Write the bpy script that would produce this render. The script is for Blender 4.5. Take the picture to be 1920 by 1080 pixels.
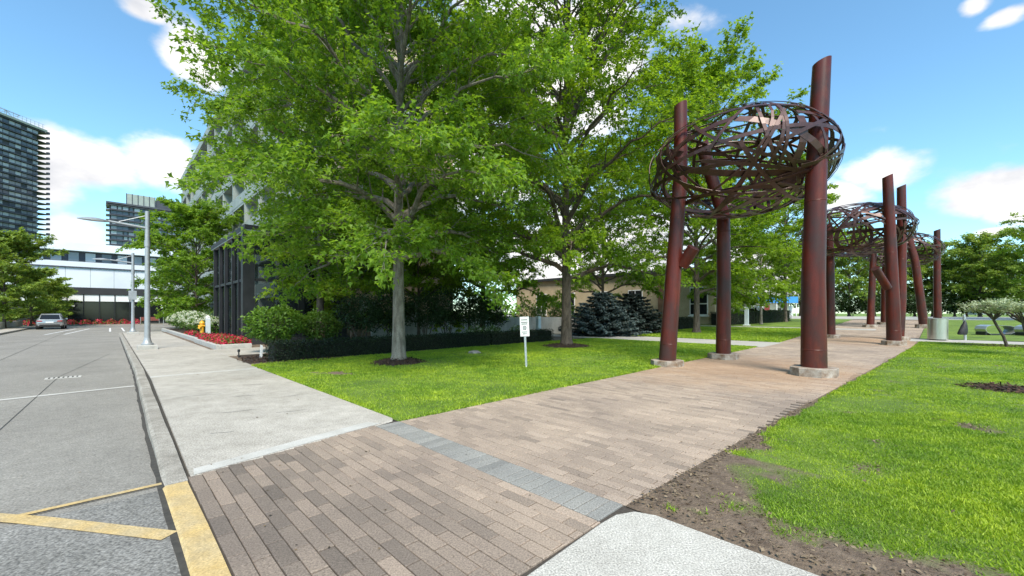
import bpy, bmesh, math, random
import numpy as np
from mathutils import Vector, Matrix, noise as mnoise

for o in list(bpy.data.objects): bpy.data.objects.remove(o)
scene = bpy.context.scene
C = scene.collection
R = math.radians
random.seed(7)
rng = np.random.default_rng(7)

# ------------------------------------------------------------------ camera
F = 760.0; CX = 960.0; HZ = 587.0; EYE = 1.5
cd = bpy.data.cameras.new('camera'); cam = bpy.data.objects.new('camera', cd); C.objects.link(cam)
cam.location = (0, 0, EYE); cam.rotation_euler = (R(90), 0, 0)
cd.sensor_width = 36; cd.lens = F / 1920 * 36; cd.shift_y = (HZ - 540) / 1920
cd.clip_start = 0.05; cd.clip_end = 3000
scene.camera = cam
scene.render.resolution_x = 1024; scene.render.resolution_y = 576
scene.view_settings.view_transform = 'Standard'; scene.view_settings.look = 'None'
scene.view_settings.exposure = 1.27; scene.view_settings.gamma = 1
scene.view_settings.use_curve_mapping = False
scene.cycles.max_bounces = 5; scene.cycles.diffuse_bounces = 3; scene.cycles.glossy_bounces = 2; scene.cycles.transmission_bounces = 3; scene.cycles.transparent_max_bounces = 6

# ------------------------------------------------------------------ world: sky with cumulus clouds, all in direction space
SUN_EL, SUN_AZ = R(52), R(170)      # azimuth clockwise from +Y: behind the camera, to the right
w = bpy.data.worlds.new('World'); scene.world = w; w.use_nodes = True
nt = w.node_tree; nt.nodes.clear()
def N(t, **k):
    n = nt.nodes.new(t)
    for a, b in k.items(): setattr(n, a, b)
    return n
def L(a, b): nt.links.new(a, b)
def wm(op, a, b=None, c=None):
    n = N('ShaderNodeMath', operation=op)
    for i, v in enumerate((a, b, c)):
        if v is None: continue
        if isinstance(v, (int, float)): n.inputs[i].default_value = v
        else: L(v, n.inputs[i])
    return n.outputs[0]
def vmath(op, a, b=None):
    n = N('ShaderNodeVectorMath', operation=op)
    for i, v in enumerate((a, b)):
        if v is None: continue
        if isinstance(v, (tuple, Vector)): n.inputs[i].default_value = tuple(v)
        else: L(v, n.inputs[i])
    return n
sky = N('ShaderNodeTexSky'); sky.sky_type = 'NISHITA'; sky.sun_disc = False
sky.sun_elevation = SUN_EL; sky.sun_rotation = SUN_AZ; sky.air_density = 1.0; sky.dust_density = 0.25; sky.ozone_density = 3.0
tc = N('ShaderNodeTexCoord'); d = tc.outputs['Generated']
def pxdir(px, py): return Vector((px - CX, F, HZ - py)).normalized()
blobs = [(150,300,150,62),(310,300,100,58),(90,330,90,85),(345,92,62,58),(275,22,60,24),(395,140,40,40),(140,455,90,70),
         (1845,358,120,48),(1650,318,95,48),(1920,380,90,50),(1830,12,45,26),(1880,30,60,20),(1870,436,60,12),(1560,372,90,40),
         (740,300,330,190),(1050,130,260,160),(1120,470,330,120),(1420,500,160,70)]
mx = None
for px, py, rx, ry in blobs:
    c = pxdir(px, py); k = 1 / math.sqrt((px - CX)**2 + F*F + (HZ - py)**2)
    ca = F / math.hypot(px - CX, F)
    e1 = c.cross(Vector((0,0,1))).normalized(); e2 = e1.cross(c)
    a = rx * k * ca; b = ry * k
    sub = vmath('SUBTRACT', d, c).outputs[0]
    comb = N('ShaderNodeCombineXYZ')
    L(vmath('DOT_PRODUCT', sub, e1 / a).outputs['Value'], comb.inputs[0])
    L(vmath('DOT_PRODUCT', sub, e2 / b).outputs['Value'], comb.inputs[1])
    L(vmath('DOT_PRODUCT', sub, c / a).outputs['Value'], comb.inputs[2])
    val = wm('SUBTRACT', 1.0, vmath('LENGTH', comb.outputs[0]).outputs['Value'])
    mx = val if mx is None else wm('MAXIMUM', mx, val)
def noise(scale, detail, rough, off=(0,0,0)):
    mp = N('ShaderNodeMapping'); mp.inputs['Location'].default_value = off; mp.inputs['Scale'].default_value = (1, 1, 1.7)
    L(d, mp.inputs[0])
    n = N('ShaderNodeTexNoise'); n.inputs['Scale'].default_value = scale; n.inputs['Detail'].default_value = detail
    n.inputs['Roughness'].default_value = rough; L(mp.outputs[0], n.inputs['Vector']); return n.outputs['Fac']
n1 = noise(9, 9, .56); n2 = noise(2.1, 5, .5, (3.1, 1.7, .4)); n3 = noise(6, 6, .55, (0, 0, .55))
mx = wm('MAXIMUM', mx, -0.6)
field = wm('ADD', mx, wm('MULTIPLY', wm('SUBTRACT', n1, .5), 1.7))
# loose cumulus over the rest of the sky
loose = wm('ADD', wm('MULTIPLY', wm('SUBTRACT', n2, .60), 4.0), wm('MULTIPLY', wm('SUBTRACT', n1, .5), 1.2))
field = wm('MAXIMUM', field, loose)
mr = N('ShaderNodeMapRange'); mr.interpolation_type = 'SMOOTHSTEP'
mr.inputs['From Min'].default_value = -.04; mr.inputs['From Max'].default_value = .55; L(field, mr.inputs['Value'])
shade = N('ShaderNodeMapRange'); shade.inputs['From Min'].default_value = .40; shade.inputs['From Max'].default_value = .72
L(n3, shade.inputs['Value'])
cc = N('ShaderNodeMix', data_type='RGBA'); L(shade.outputs[0], cc.inputs['Factor'])
cc.inputs['A'].default_value = (5.4, 5.25, 5.1, 1); cc.inputs['B'].default_value = (2.75, 2.85, 3.1, 1)
tint = N('ShaderNodeMix', data_type='RGBA', blend_type='MULTIPLY'); tint.inputs['Factor'].default_value = 1
tint.inputs['B'].default_value = (.86, 1.12, 1.08, 1); L(sky.outputs[0], tint.inputs['A'])
mixc = N('ShaderNodeMix', data_type='RGBA'); L(mr.outputs[0], mixc.inputs['Factor'])
L(tint.outputs['Result'], mixc.inputs['A']); L(cc.outputs['Result'], mixc.inputs['B'])
bg = N('ShaderNodeBackground'); bg.inputs['Strength'].default_value = 0.106
L(mixc.outputs['Result'], bg.inputs['Color'])
wo = N('ShaderNodeOutputWorld'); L(bg.outputs[0], wo.inputs['Surface'])

# ------------------------------------------------------------------ sun behind thin cloud
sl = bpy.data.lights.new('sun', 'SUN'); sl.energy = 2.6; sl.angle = R(22); sl.color = (1, .925, .80)
so = bpy.data.objects.new('sun', sl); C.objects.link(so)
sd = Vector((math.sin(SUN_AZ)*math.cos(SUN_EL), math.cos(SUN_AZ)*math.cos(SUN_EL), math.sin(SUN_EL)))
so.rotation_euler = sd.to_track_quat('Z', 'Y').to_euler(); so.location = sd * 60

# ------------------------------------------------------------------ site coordinates: s along the paved walk, t along the road
PX, PY = .710, .704; RX, RY = -.704, .710
ROT = math.atan2(PY, PX)            # yaw of the s axis
def zg(s): return min(max((s - 25) * .026, 0), 1.07)
def W(s, t, z=0.0, g=True): return Vector((PX*s + RX*t, PY*s + RY*t, z + (zg(s) if g else 0)))
def ST(x, y): return (x*PX + y*PY, x*RX + y*RY)
def at(px, Y): return ST((px - CX) / F * Y, Y)      # pixel column at a chosen depth -> site coordinates

# ------------------------------------------------------------------ helpers
class MB:
    def __init__(s): s.v = []; s.f = []
    def add(s, vs, fs):
        o = len(s.v); s.v += [tuple(v) for v in vs]; s.f += [tuple(i + o for i in f) for f in fs]; return s
    def box(s, c, size, rz=0.0, bev=0.0):
        x, y, z = (k / 2 for k in size); cr, sr = math.cos(rz), math.sin(rz); c = Vector(c)
        def T(p): return (c.x + p[0]*cr - p[1]*sr, c.y + p[0]*sr + p[1]*cr, c.z + p[2])
        if bev <= 0:
            vs = [(-x,-y,-z),(x,-y,-z),(x,y,-z),(-x,y,-z),(-x,-y,z),(x,-y,z),(x,y,z),(-x,y,z)]
            return s.add([T(p) for p in vs], [(3,2,1,0),(4,5,6,7),(0,1,5,4),(1,2,6,5),(2,3,7,6),(3,0,4,7)])
        b = bev
        vs = [(-x,-y,-z),(x,-y,-z),(x,y,-z),(-x,y,-z),(-x,-y,z-b),(x,-y,z-b),(x,y,z-b),(-x,y,z-b),(-x+b,-y+b,z),(x-b,-y+b,z),(x-b,y-b,z),(-x+b,y-b,z)]
        return s.add([T(p) for p in vs], [(3,2,1,0),(0,1,5,4),(1,2,6,5),(2,3,7,6),(3,0,4,7),(4,5,9,8),(5,6,10,9),(6,7,11,10),(7,4,8,11),(8,9,10,11)])
    def tube(s, pts, rad, n=8, cap=True):
        pts = [Vector(p) for p in pts]
        if not hasattr(rad, '__len__'): rad = [rad] * len(pts)
        o = len(s.v); ref = None
        for i, p in enumerate(pts):
            tg = (pts[min(i+1, len(pts)-1)] - pts[max(i-1, 0)])
            tg = tg.normalized() if tg.length > 1e-9 else Vector((0,0,1))
            if ref is None:
                ref = Vector((1,0,0)) if abs(tg.x) < .9 else Vector((0,1,0))
            a = (ref - tg * ref.dot(tg)).normalized(); b = tg.cross(a); ref = a
            for k in range(n):
                an = 2*math.pi*k/n; q = p + (a*math.cos(an) + b*math.sin(an)) * rad[i]; s.v.append(tuple(q))
        for i in range(len(pts)-1):
            for k in range(n):
                k2 = (k+1) % n; s.f.append((o+i*n+k, o+i*n+k2, o+(i+1)*n+k2, o+(i+1)*n+k))
        if cap:
            s.f.append(tuple(o+k for k in reversed(range(n)))); s.f.append(tuple(o+(len(pts)-1)*n+k for k in range(n)))
        return s
    def prism(s, poly, z0, z1, bev=0.0):
        n = len(poly); c = Vector((sum(p[0] for p in poly)/n, sum(p[1] for p in poly)/n))
        def zz(z, i): return z[i] if hasattr(z, '__len__') else z
        rings = [[(p[0], p[1], zz(z0, i)) for i, p in enumerate(poly)], [(p[0], p[1], zz(z1, i) - bev) for i, p in enumerate(poly)]]
        if bev:
            r = []
            for i, p in enumerate(poly):
                v = Vector(p[:2]) - c; l = v.length; v = v * ((l - bev*1.4) / l); r.append((c.x+v.x, c.y+v.y, zz(z1, i)))
            rings.append(r)
        vs = [q for r in rings for q in r]; fs = [tuple(reversed(range(n)))]
        for k in range(len(rings)-1):
            for i in range(n):
                j = (i+1) % n; fs.append((k*n+i, k*n+j, (k+1)*n+j, (k+1)*n+i))
        fs.append(tuple((len(rings)-1)*n + i for i in range(n)))
        return s.add(vs, fs)
    def lathe(s, c, prof, n=16):
        c = Vector(c); o = len(s.v)
        for r, z in prof:
            for k in range(n):
                a = 2*math.pi*k/n; s.v.append((c.x + r*math.cos(a), c.y + r*math.sin(a), c.z + z))
        for i in range(len(prof)-1):
            for k in range(n):
                k2 = (k+1) % n; s.f.append((o+i*n+k, o+i*n+k2, o+(i+1)*n+k2, o+(i+1)*n+k))
        s.f.append(tuple(o+k for k in reversed(range(n)))); s.f.append(tuple(o+(len(prof)-1)*n+k for k in range(n)))
        return s
    def mesh(s, name, mat, smooth=False):
        me = bpy.data.meshes.new(name); me.from_pydata(s.v, [], s.f); me.update()
        if mat: me.materials.append(mat)
        if smooth:
            me.polygons.foreach_set('use_smooth', [True]*len(me.polygons))
            try: me.set_sharp_from_angle(angle=R(38))
            except Exception: pass
        return me
    def build(s, name, mat, parent=None, smooth=False):
        return link(name, s.mesh(name, mat, smooth), parent)
def link(name, data, parent=None, loc=None):
    o = bpy.data.objects.new(name, data); C.objects.link(o)
    if parent is not None:
        o.parent = parent
        o.matrix_parent_inverse = Matrix.LocRotScale(parent.location, parent.rotation_euler, parent.scale).inverted() if parent.parent is None else Matrix()
    if loc is not None: o.location = loc
    return o
def tag(o, label=None, cat=None, group=None, kind=None):
    if label: o['label'] = label
    if cat: o['category'] = cat
    if group: o['group'] = group
    if kind: o['kind'] = kind
    return o
def thing(name, label, cat, loc=(0,0,0), rz=0, group=None):
    o = link(name, None); o.location = loc; o.rotation_euler = (0,0,rz); o.empty_display_size = .2
    return tag(o, label, cat, group)
def part(mb, name, mat, parent, smooth=False):       # mesh given in the parent's local frame
    o = bpy.data.objects.new(name, mb.mesh(name, mat, smooth)); C.objects.link(o); o.parent = parent; return o
def sub(data, name, parent, loc=(0,0,0), rot=(0,0,0), scale=(1,1,1)):
    o = bpy.data.objects.new(name, data); C.objects.link(o); o.parent = parent; o.location = loc; o.rotation_euler = rot; o.scale = scale; return o
def copy_tree(o, parent=None):
    c = o.copy(); C.objects.link(c); c.parent = parent
    for ch in list(o.children): copy_tree(ch, c)
    return c
def struct(o): o['kind'] = 'structure'; return o

# ------------------------------------------------------------------ materials
def newmat(name):
    m = bpy.data.materials.new(name); m.use_nodes = True
    return m, m.node_tree, m.node_tree.nodes['Principled BSDF']
def node(t, ty, **k):
    n = t.nodes.new(ty)
    for a, b in k.items(): setattr(n, a, b)
    return n
def c4(c): return (c[0], c[1], c[2], 1)
def noisetex(t, scale, detail=4, rough=.55, stretch=(1,1,1), coord=None):
    if coord is None: coord = node(t, 'ShaderNodeNewGeometry').outputs['Position']
    mp = node(t, 'ShaderNodeMapping'); mp.inputs['Scale'].default_value = stretch; t.links.new(coord, mp.inputs[0])
    n = node(t, 'ShaderNodeTexNoise'); n.inputs['Scale'].default_value = scale; n.inputs['Detail'].default_value = detail; n.inputs['Roughness'].default_value = rough
    t.links.new(mp.outputs[0], n.inputs['Vector']); return n.outputs['Fac']
def ramp(t, fac, a, b, lo=.35, hi=.65):
    r = node(t, 'ShaderNodeMapRange'); r.inputs['From Min'].default_value = lo; r.inputs['From Max'].default_value = hi; t.links.new(fac, r.inputs['Value'])
    m = node(t, 'ShaderNodeMix', data_type='RGBA'); t.links.new(r.outputs[0], m.inputs['Factor'])
    for s_, v in (('A', a), ('B', b)):
        if isinstance(v, (tuple, list)): m.inputs[s_].default_value = c4(v)
        else: t.links.new(v, m.inputs[s_])
    return m.outputs['Result']
def bump(t, b, fac, strength, dist=.01):
    n = node(t, 'ShaderNodeBump'); n.inputs['Strength'].default_value = strength; n.inputs['Distance'].default_value = dist
    t.links.new(fac, n.inputs['Height']); t.links.new(n.outputs[0], b.inputs['Normal'])
def pmat(name, c1, c2=None, scale=3, rough=.7, metal=0, fine=None, finescale=120, bumps=0, bdist=.01, stretch=(1,1,1), spec=None, lo=.35, hi=.65, mid=0, midscale=11):
    m, t, b = newmat(name); c2 = c2 or c1
    col = ramp(t, noisetex(t, scale, 6, .6, stretch), c1, c2, lo, hi)
    if mid:
        mm = node(t, 'ShaderNodeMix', data_type='RGBA', blend_type='MULTIPLY'); mm.inputs['Factor'].default_value = 1
        t.links.new(col, mm.inputs['A']); t.links.new(ramp(t, noisetex(t, midscale, 5, .75), (1-mid, 1-mid*1.05, 1-mid*1.15), (1+mid,)*3, .32, .68), mm.inputs['B']); col = mm.outputs['Result']
    if fine:
        f = noisetex(t, finescale, 2, .6)
        mm = node(t, 'ShaderNodeMix', data_type='RGBA', blend_type='MULTIPLY'); mm.inputs['Factor'].default_value = 1
        t.links.new(col, mm.inputs['A']); t.links.new(ramp(t, f, (1-fine,)*3, (1+fine,)*3, .3, .7), mm.inputs['B']); col = mm.outputs['Result']
    t.links.new(col, b.inputs['Base Color']); b.inputs['Roughness'].default_value = rough; b.inputs['Metallic'].default_value = metal
    if spec is not None: b.inputs['Specular IOR Level'].default_value = spec
    if bumps: bump(t, b, noisetex(t, finescale, 4, .6), bumps, bdist)
    return m
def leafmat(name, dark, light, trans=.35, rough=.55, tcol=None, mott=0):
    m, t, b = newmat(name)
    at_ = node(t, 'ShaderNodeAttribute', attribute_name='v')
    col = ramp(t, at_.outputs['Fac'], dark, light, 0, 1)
    if mott:
        for sc_, lo_, hi_ in ((.55, (.72,.80,.9), (1.2,1.08,1.0)), (3.2, (.70,.76,.85), (1.22,1.12,1.05))):
            mm = node(t, 'ShaderNodeMix', data_type='RGBA', blend_type='MULTIPLY'); mm.inputs['Factor'].default_value = mott
            t.links.new(col, mm.inputs['A']); t.links.new(ramp(t, noisetex(t, sc_, 5, .6), lo_, hi_, .35, .65), mm.inputs['B']); col = mm.outputs['Result']
    t.links.new(col, b.inputs['Base Color']); b.inputs['Roughness'].default_value = rough; b.inputs['Specular IOR Level'].default_value = .3
    tr = node(t, 'ShaderNodeBsdfTranslucent')
    mm = node(t, 'ShaderNodeMix', data_type='RGBA', blend_type='MULTIPLY'); mm.inputs['Factor'].default_value = 1
    t.links.new(col, mm.inputs['A']); mm.inputs['B'].default_value = c4(tcol or (1.5, 1.45, .6)); t.links.new(mm.outputs['Result'], tr.inputs['Color'])
    mx_ = node(t, 'ShaderNodeMixShader'); mx_.inputs[0].default_value = trans
    t.links.new(b.outputs[0], mx_.inputs[1]); t.links.new(tr.outputs[0], mx_.inputs[2])
    t.links.new(mx_.outputs[0], t.nodes['Material Output'].inputs['Surface']); return m

M = {}
M['road'] = pmat('road_concrete', (.195,.182,.16), (.25,.235,.208), .45, .85, fine=.42, finescale=65, bumps=.5, bdist=.008, mid=.13, midscale=7)
M['walk'] = pmat('walk_concrete', (.33,.305,.265), (.42,.39,.345), .6, .85, fine=.42, finescale=60, bumps=.6, bdist=.006, mid=.17, midscale=3.5)
M['walk2'] = pmat('exposed_concrete', (.40,.38,.34), (.47,.45,.405), 1.5, .85, fine=.5, finescale=90, bumps=.7, bdist=.007, mid=.10, midscale=10)
M['walkfar'] = pmat('far_walk_concrete', (.34,.325,.29), (.42,.40,.365), .5, .85, fine=.18, finescale=60)
M['white_edge'] = pmat('pale_concrete', (.41,.395,.36), (.49,.475,.44), 3, .8, fine=.15, finescale=90)
M['kerb'] = pmat('kerb_concrete', (.22,.20,.17), (.36,.335,.295), 2.2, .85, fine=.4, finescale=70, bumps=.8, bdist=.01, mid=.22, midscale=9)
M['gap'] = pmat('dark_joint', (.035,.032,.028), (.06,.055,.045), 20, .95)
M['yellow'] = pmat('worn_yellow_paint', (.50,.355,.145), (.43,.335,.185), 4, .75, fine=.25, finescale=70, bumps=.5, bdist=.006, mid=.16, midscale=9)
M['white_paint'] = pmat('white_paint', (.55,.55,.54), (.7,.7,.69), 4, .7)
M['soil'] = pmat('soil', (.12,.085,.06), (.20,.15,.105), 3, .95, fine=.4, finescale=60, bumps=.9, bdist=.03)
M['mulch'] = pmat('mulch', (.028,.018,.012), (.075,.045,.03), 25, .95, fine=.5, finescale=70, bumps=1, bdist=.04)
M['plinth'] = pmat('footing_concrete', (.17,.105,.06), (.40,.36,.31), 5, .85, fine=.25, finescale=70, bumps=.6, bdist=.01)
M['grey'] = pmat('galvanised_grey', (.30,.32,.34), (.38,.40,.42), 4, .45, .35)
M['galv'] = pmat('galvanised_post', (.42,.44,.45), (.55,.57,.58), 12, .38, .6)
M['steel'] = pmat('brushed_stainless', (.50,.47,.42), (.62,.59,.54), 30, .30, .9, stretch=(6,6,.3))
M['white'] = pmat('white_enamel', (.70,.70,.69), (.78,.78,.77), 3, .45)
M['black'] = pmat('black_frame', (.012,.013,.016), (.02,.021,.025), 3, .45)
M['blackbag'] = pmat('black_nylon', (.012,.012,.013), (.025,.025,.027), 14, .6, bumps=.5, bdist=.01)
M['hydrant'] = pmat('hydrant_paint', (.62,.30,.015), (.72,.38,.03), 6, .45)
M['red_wood'] = pmat('red_brown_wood', (.20,.055,.04), (.29,.09,.07), 9, .6, stretch=(1,1,6))
M['rubber'] = pmat('rubber', (.015,.015,.015), (.025,.025,.025), 8, .8)
M['chrome'] = pmat('grey_metal', (.42,.44,.44), (.52,.54,.54), 5, .3, .7)
M['stone'] = pmat('grey_stone', (.18,.17,.16), (.30,.29,.27), 9, .85, bumps=.8, bdist=.02)
M['print'] = pmat('black_print', (.02,.02,.02), None, 3, .6)
M['bark'] = pmat('maple_bark', (.15,.125,.10), (.36,.32,.27), 9, .9, fine=.3, finescale=60, bumps=1, bdist=.05, stretch=(1,1,.28))
M['bark2'] = pmat('brown_bark', (.07,.052,.038), (.17,.13,.10), 10, .9, fine=.3, finescale=50, bumps=1, bdist=.05, stretch=(1,1,.3))
M['twig'] = pmat('twig_bark', (.12,.09,.06), (.22,.17,.12), 8, .85)

# corten columns with streaks and a soft sheen
def rustmat():
    m, t, b = newmat('rust_red_steel')
    g = node(t, 'ShaderNodeNewGeometry').outputs['Position']
    a = noisetex(t, 7, 6, .6, (1, 1, .09), g); bn = noisetex(t, 1.6, 5, .6, (1, 1, .6), g); cn = noisetex(t, 70, 2, .6, (1,1,1), g)
    c1 = ramp(t, a, (.065,.009,.005), (.125,.020,.012), .32, .7)
    c2 = ramp(t, bn, (.050,.020,.017), c1, .38, .58)
    c2 = ramp(t, noisetex(t, 2.7, 6, .65, (1, 1, .25), g), c2, (.150,.034,.016), .56, .78)
    mm = node(t, 'ShaderNodeMix', data_type='RGBA', blend_type='MULTIPLY'); mm.inputs['Factor'].default_value = 1
    t.links.new(c2, mm.inputs['A']); t.links.new(ramp(t, cn, (.82,)*3, (1.15,)*3, .3, .7), mm.inputs['B'])
    t.links.new(mm.outputs['Result'], b.inputs['Base Color'])
    b.inputs['Roughness'].default_value = .42; b.inputs['Specular IOR Level'].default_value = .32
    bump(t, b, cn, .15, .004); return m
M['rust'] = rustmat()
M['strip'] = pmat('rusty_steel_strip', (.042,.017,.014), (.085,.034,.028), 3, .40, .25, fine=.2, finescale=40, spec=.6)

# pavers: one colour per piece (object colour or mesh attribute), a little rust under the sculpture
def pavermat(name, cols, stain=True):
    m, t, b = newmat(name)
    oi = node(t, 'ShaderNodeObjectInfo'); at_ = node(t, 'ShaderNodeAttribute', attribute_name='v')
    sp = node(t, 'ShaderNodeSeparateColor'); t.links.new(oi.outputs['Color'], sp.inputs[0])
    ad = node(t, 'ShaderNodeMath', operation='ADD'); t.links.new(sp.outputs[0], ad.inputs[0]); t.links.new(at_.outputs['Fac'], ad.inputs[1])
    cr = node(t, 'ShaderNodeValToRGB'); e = cr.color_ramp.elements
    e[0].position = 0; e[0].color = c4(cols[0]); e[1].position = 1; e[1].color = c4(cols[-1])
    for i, c in enumerate(cols[1:-1]): x = e.new((i+1)/(len(cols)-1)); x.color = c4(c)
    t.links.new(ad.outputs[0], cr.inputs[0]); col = cr.outputs[0]
    g = node(t, 'ShaderNodeNewGeometry').outputs['Position']
    def mul(col, fac):
        mm = node(t, 'ShaderNodeMix', data_type='RGBA', blend_type='MULTIPLY'); mm.inputs['Factor'].default_value = 1
        t.links.new(col, mm.inputs['A']); t.links.new(fac, mm.inputs['B']); return mm.outputs['Result']
    col = mul(col, ramp(t, noisetex(t, 85, 3, .75, (1,1,1), g), (.52,)*3, (1.5,)*3, .3, .7))
    col = mul(col, ramp(t, noisetex(t, .55, 4, .6, (1,1,1), g), (.80,.79,.79), (1.14,1.12,1.08), .35, .65))
    # worn darker corner where the walk meets the kerb
    if stain:
        for cx_, cy_, rr in ((6.2, 11.2, 4.2), (18.4, 21.0, 3.6)):
            vm = node(t, 'ShaderNodeVectorMath', operation='DISTANCE'); t.links.new(g, vm.inputs[0]); vm.inputs[1].default_value = (cx_, cy_, 0)
            dn = node(t, 'ShaderNodeMath', operation='MULTIPLY_ADD'); t.links.new(noisetex(t, 1.3, 5, .6, (1,1,1), g), dn.inputs[0]); dn.inputs[1].default_value = 5.5; t.links.new(vm.outputs['Value'], dn.inputs[2])
            rg = node(t, 'ShaderNodeMapRange'); rg.inputs['From Min'].default_value = rr + 3.2; rg.inputs['From Max'].default_value = rr + .2; rg.inputs['To Max'].default_value = .42; t.links.new(dn.outputs[0], rg.inputs['Value'])
            mm = node(t, 'ShaderNodeMix', data_type='RGBA'); t.links.new(rg.outputs[0], mm.inputs['Factor']); t.links.new(col, mm.inputs['A']); mm.inputs['B'].default_value = (.36,.20,.09,1); col = mm.outputs['Result']
    t.links.new(col, b.inputs['Base Color']); b.inputs['Roughness'].default_value = .88
    bump(t, b, noisetex(t, 130, 3, .7, (1,1,1), g), .5, .004); return m
M['paver'] = pavermat('tan_paver', [(.125,.102,.084), (.17,.138,.113), (.222,.178,.143), (.285,.225,.178), (.345,.272,.214), (.39,.31,.245)])
M['paver_worn'] = pavermat('worn_grey_tan_paver', [(.125,.102,.083), (.155,.124,.100), (.18,.145,.117), (.205,.165,.134), (.235,.185,.148)], False)
M['paver_grey'] = pavermat('grey_paver', [(.20,.198,.185), (.24,.237,.222), (.275,.27,.25)], False)

def grassmat(name, bare=(.105,.075,.05)):
    m, t, b = newmat(name)
    g = node(t, 'ShaderNodeNewGeometry').outputs['Position']
    col = ramp(t, noisetex(t, 1.1, 5, .6, (1,1,1), g), (.085,.145,.016), (.17,.255,.028), .35, .65)
    col = ramp(t, noisetex(t, 60, 3, .7, (1,1,1), g), (.06,.11,.012), col, .25, .5)
    soil = ramp(t, noisetex(t, 9, 6, .7, (1,1,1), g), (.105,.072,.048), (.225,.165,.115), .35, .65)
    at_ = node(t, 'ShaderNodeAttribute', attribute_name='bare')
    col = ramp(t, at_.outputs['Fac'], col, soil, .25, .6)
    t.links.new(col, b.inputs['Base Color']); b.inputs['Roughness'].default_value = .9
    bump(t, b, noisetex(t, 45, 4, .7, (1,1,1), g), .9, .03); return m
M['grass'] = grassmat('lawn_turf')
M['blade'] = leafmat('grass_blade', (.115,.225,.016), (.45,.62,.055), .38, .5, (1.3,1.35,.6), 1.0)
M['leafA'] = leafmat('maple_leaf', (.07,.15,.018), (.26,.41,.046), .52, .45)
M['leafB'] = leafmat('bright_maple_leaf', (.085,.17,.014), (.285,.42,.034), .52, .45)
M['leafD'] = leafmat('deep_green_leaf', (.042,.095,.016), (.13,.225,.036), .32, .45)
M['leafF'] = leafmat('far_tree_leaf', (.11,.19,.03), (.32,.42,.085), .45, .5)
M['leafN'] = leafmat('dark_shrub_leaf', (.012,.026,.010), (.045,.080,.026), .2, .45)
M['leafS'] = leafmat('shrub_leaf', (.050,.120,.016), (.16,.28,.034), .3, .45)
M['hedge'] = leafmat('hedge_leaf', (.008,.015,.006), (.028,.048,.016), .12, .5)
M['hedgecore'] = pmat('hedge_core', (.006,.008,.005), (.012,.014,.008), 8, .95)
M['spruce'] = leafmat('blue_spruce_needle', (.016,.026,.024), (.11,.15,.145), .08, .6, (1,1,1))
M['spruceN'] = leafmat('dark_spruce_needle', (.010,.016,.013), (.035,.05,.045), .08, .6, (1,1,1))
M['pink'] = leafmat('red_flower', (.42,.008,.035), (.78,.045,.13), .25, .5, (1.1,.8,.8))
M['cream'] = leafmat('white_hydrangea', (.52,.56,.38), (.80,.82,.68), .25, .6, (1,1,.9))
M['variegated'] = leafmat('pale_variegated_leaf', (.20,.27,.12), (.55,.60,.40), .3, .5, (1.1,1.1,.8))
M['reed'] = leafmat('blue_green_reed', (.06,.11,.07), (.17,.26,.19), .2, .5)

def glassmat(name, col=(.02,.025,.028), rough=.03, alpha=1.0):
    m, t, b = newmat(name); b.inputs['Base Color'].default_value = c4(col); b.inputs['Roughness'].default_value = rough
    b.inputs['Specular IOR Level'].default_value = .4
    if alpha < 1:
        tr = node(t, 'ShaderNodeBsdfTransparent'); tr.inputs[0].default_value = (.62,.66,.66,1)
        mx_ = node(t, 'ShaderNodeMixShader'); mx_.inputs[0].default_value = alpha
        t.links.new(tr.outputs[0], mx_.inputs[1]); t.links.new(b.outputs[0], mx_.inputs[2]); t.links.new(mx_.outputs[0], t.nodes['Material Output'].inputs['Surface'])
    return m
M['glass'] = glassmat('dark_glass', (.012,.014,.016), .08); M['clear'] = glassmat('clear_glass', (.02,.025,.028), .02, .35)
def towerglass():
    m, t, b = newmat('tower_glass')
    oi = node(t, 'ShaderNodeObjectInfo')
    col = ramp(t, oi.outputs['Random'], (.07,.085,.12), (.42,.45,.50), .2, 1.0)
    t.links.new(col, b.inputs['Base Color']); b.inputs['Roughness'].default_value = .12; return m
M['tglass'] = towerglass()
M['slab'] = pmat('dark_slab', (.045,.05,.068), (.065,.07,.09), .3, .7)
M['tower'] = pmat('dark_tower_wall', (.035,.04,.055), (.05,.055,.075), .2, .7)
M['fascia'] = pmat('charcoal_fascia', (.022,.023,.026), (.032,.033,.036), .5, .6)
M['panel'] = pmat('white_panel', (.70,.72,.75), (.76,.78,.80), .4, .5)
M['render'] = pmat('white_render', (.56,.60,.66), (.64,.68,.73), .15, .7)
M['beige'] = pmat('beige_brick', (.40,.32,.20), (.47,.38,.25), 1.2, .85, fine=.12, finescale=14)
M['beige_d'] = pmat('brown_brick', (.19,.10,.06), (.26,.15,.09), 3, .85)
M['salmon'] = pmat('salmon_render', (.50,.36,.27), (.56,.42,.32), .6, .8)
M['paleg'] = pmat('pale_grey_green_metal', (.24,.275,.26), (.31,.345,.325), .6, .6)
M['wallc'] = pmat('pale_board_concrete', (.40,.395,.37), (.54,.535,.51), 3, .85, fine=.2, finescale=30, stretch=(1,1,.2))
M['blue'] = pmat('blue_fascia', (.03,.22,.60), (.05,.27,.66), 1, .5)
M['creamw'] = pmat('cream_wall', (.62,.56,.40), (.70,.64,.48), 1, .7)
M['redp'] = pmat('red_panel', (.55,.06,.05), (.6,.09,.07), 2, .5)

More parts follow.
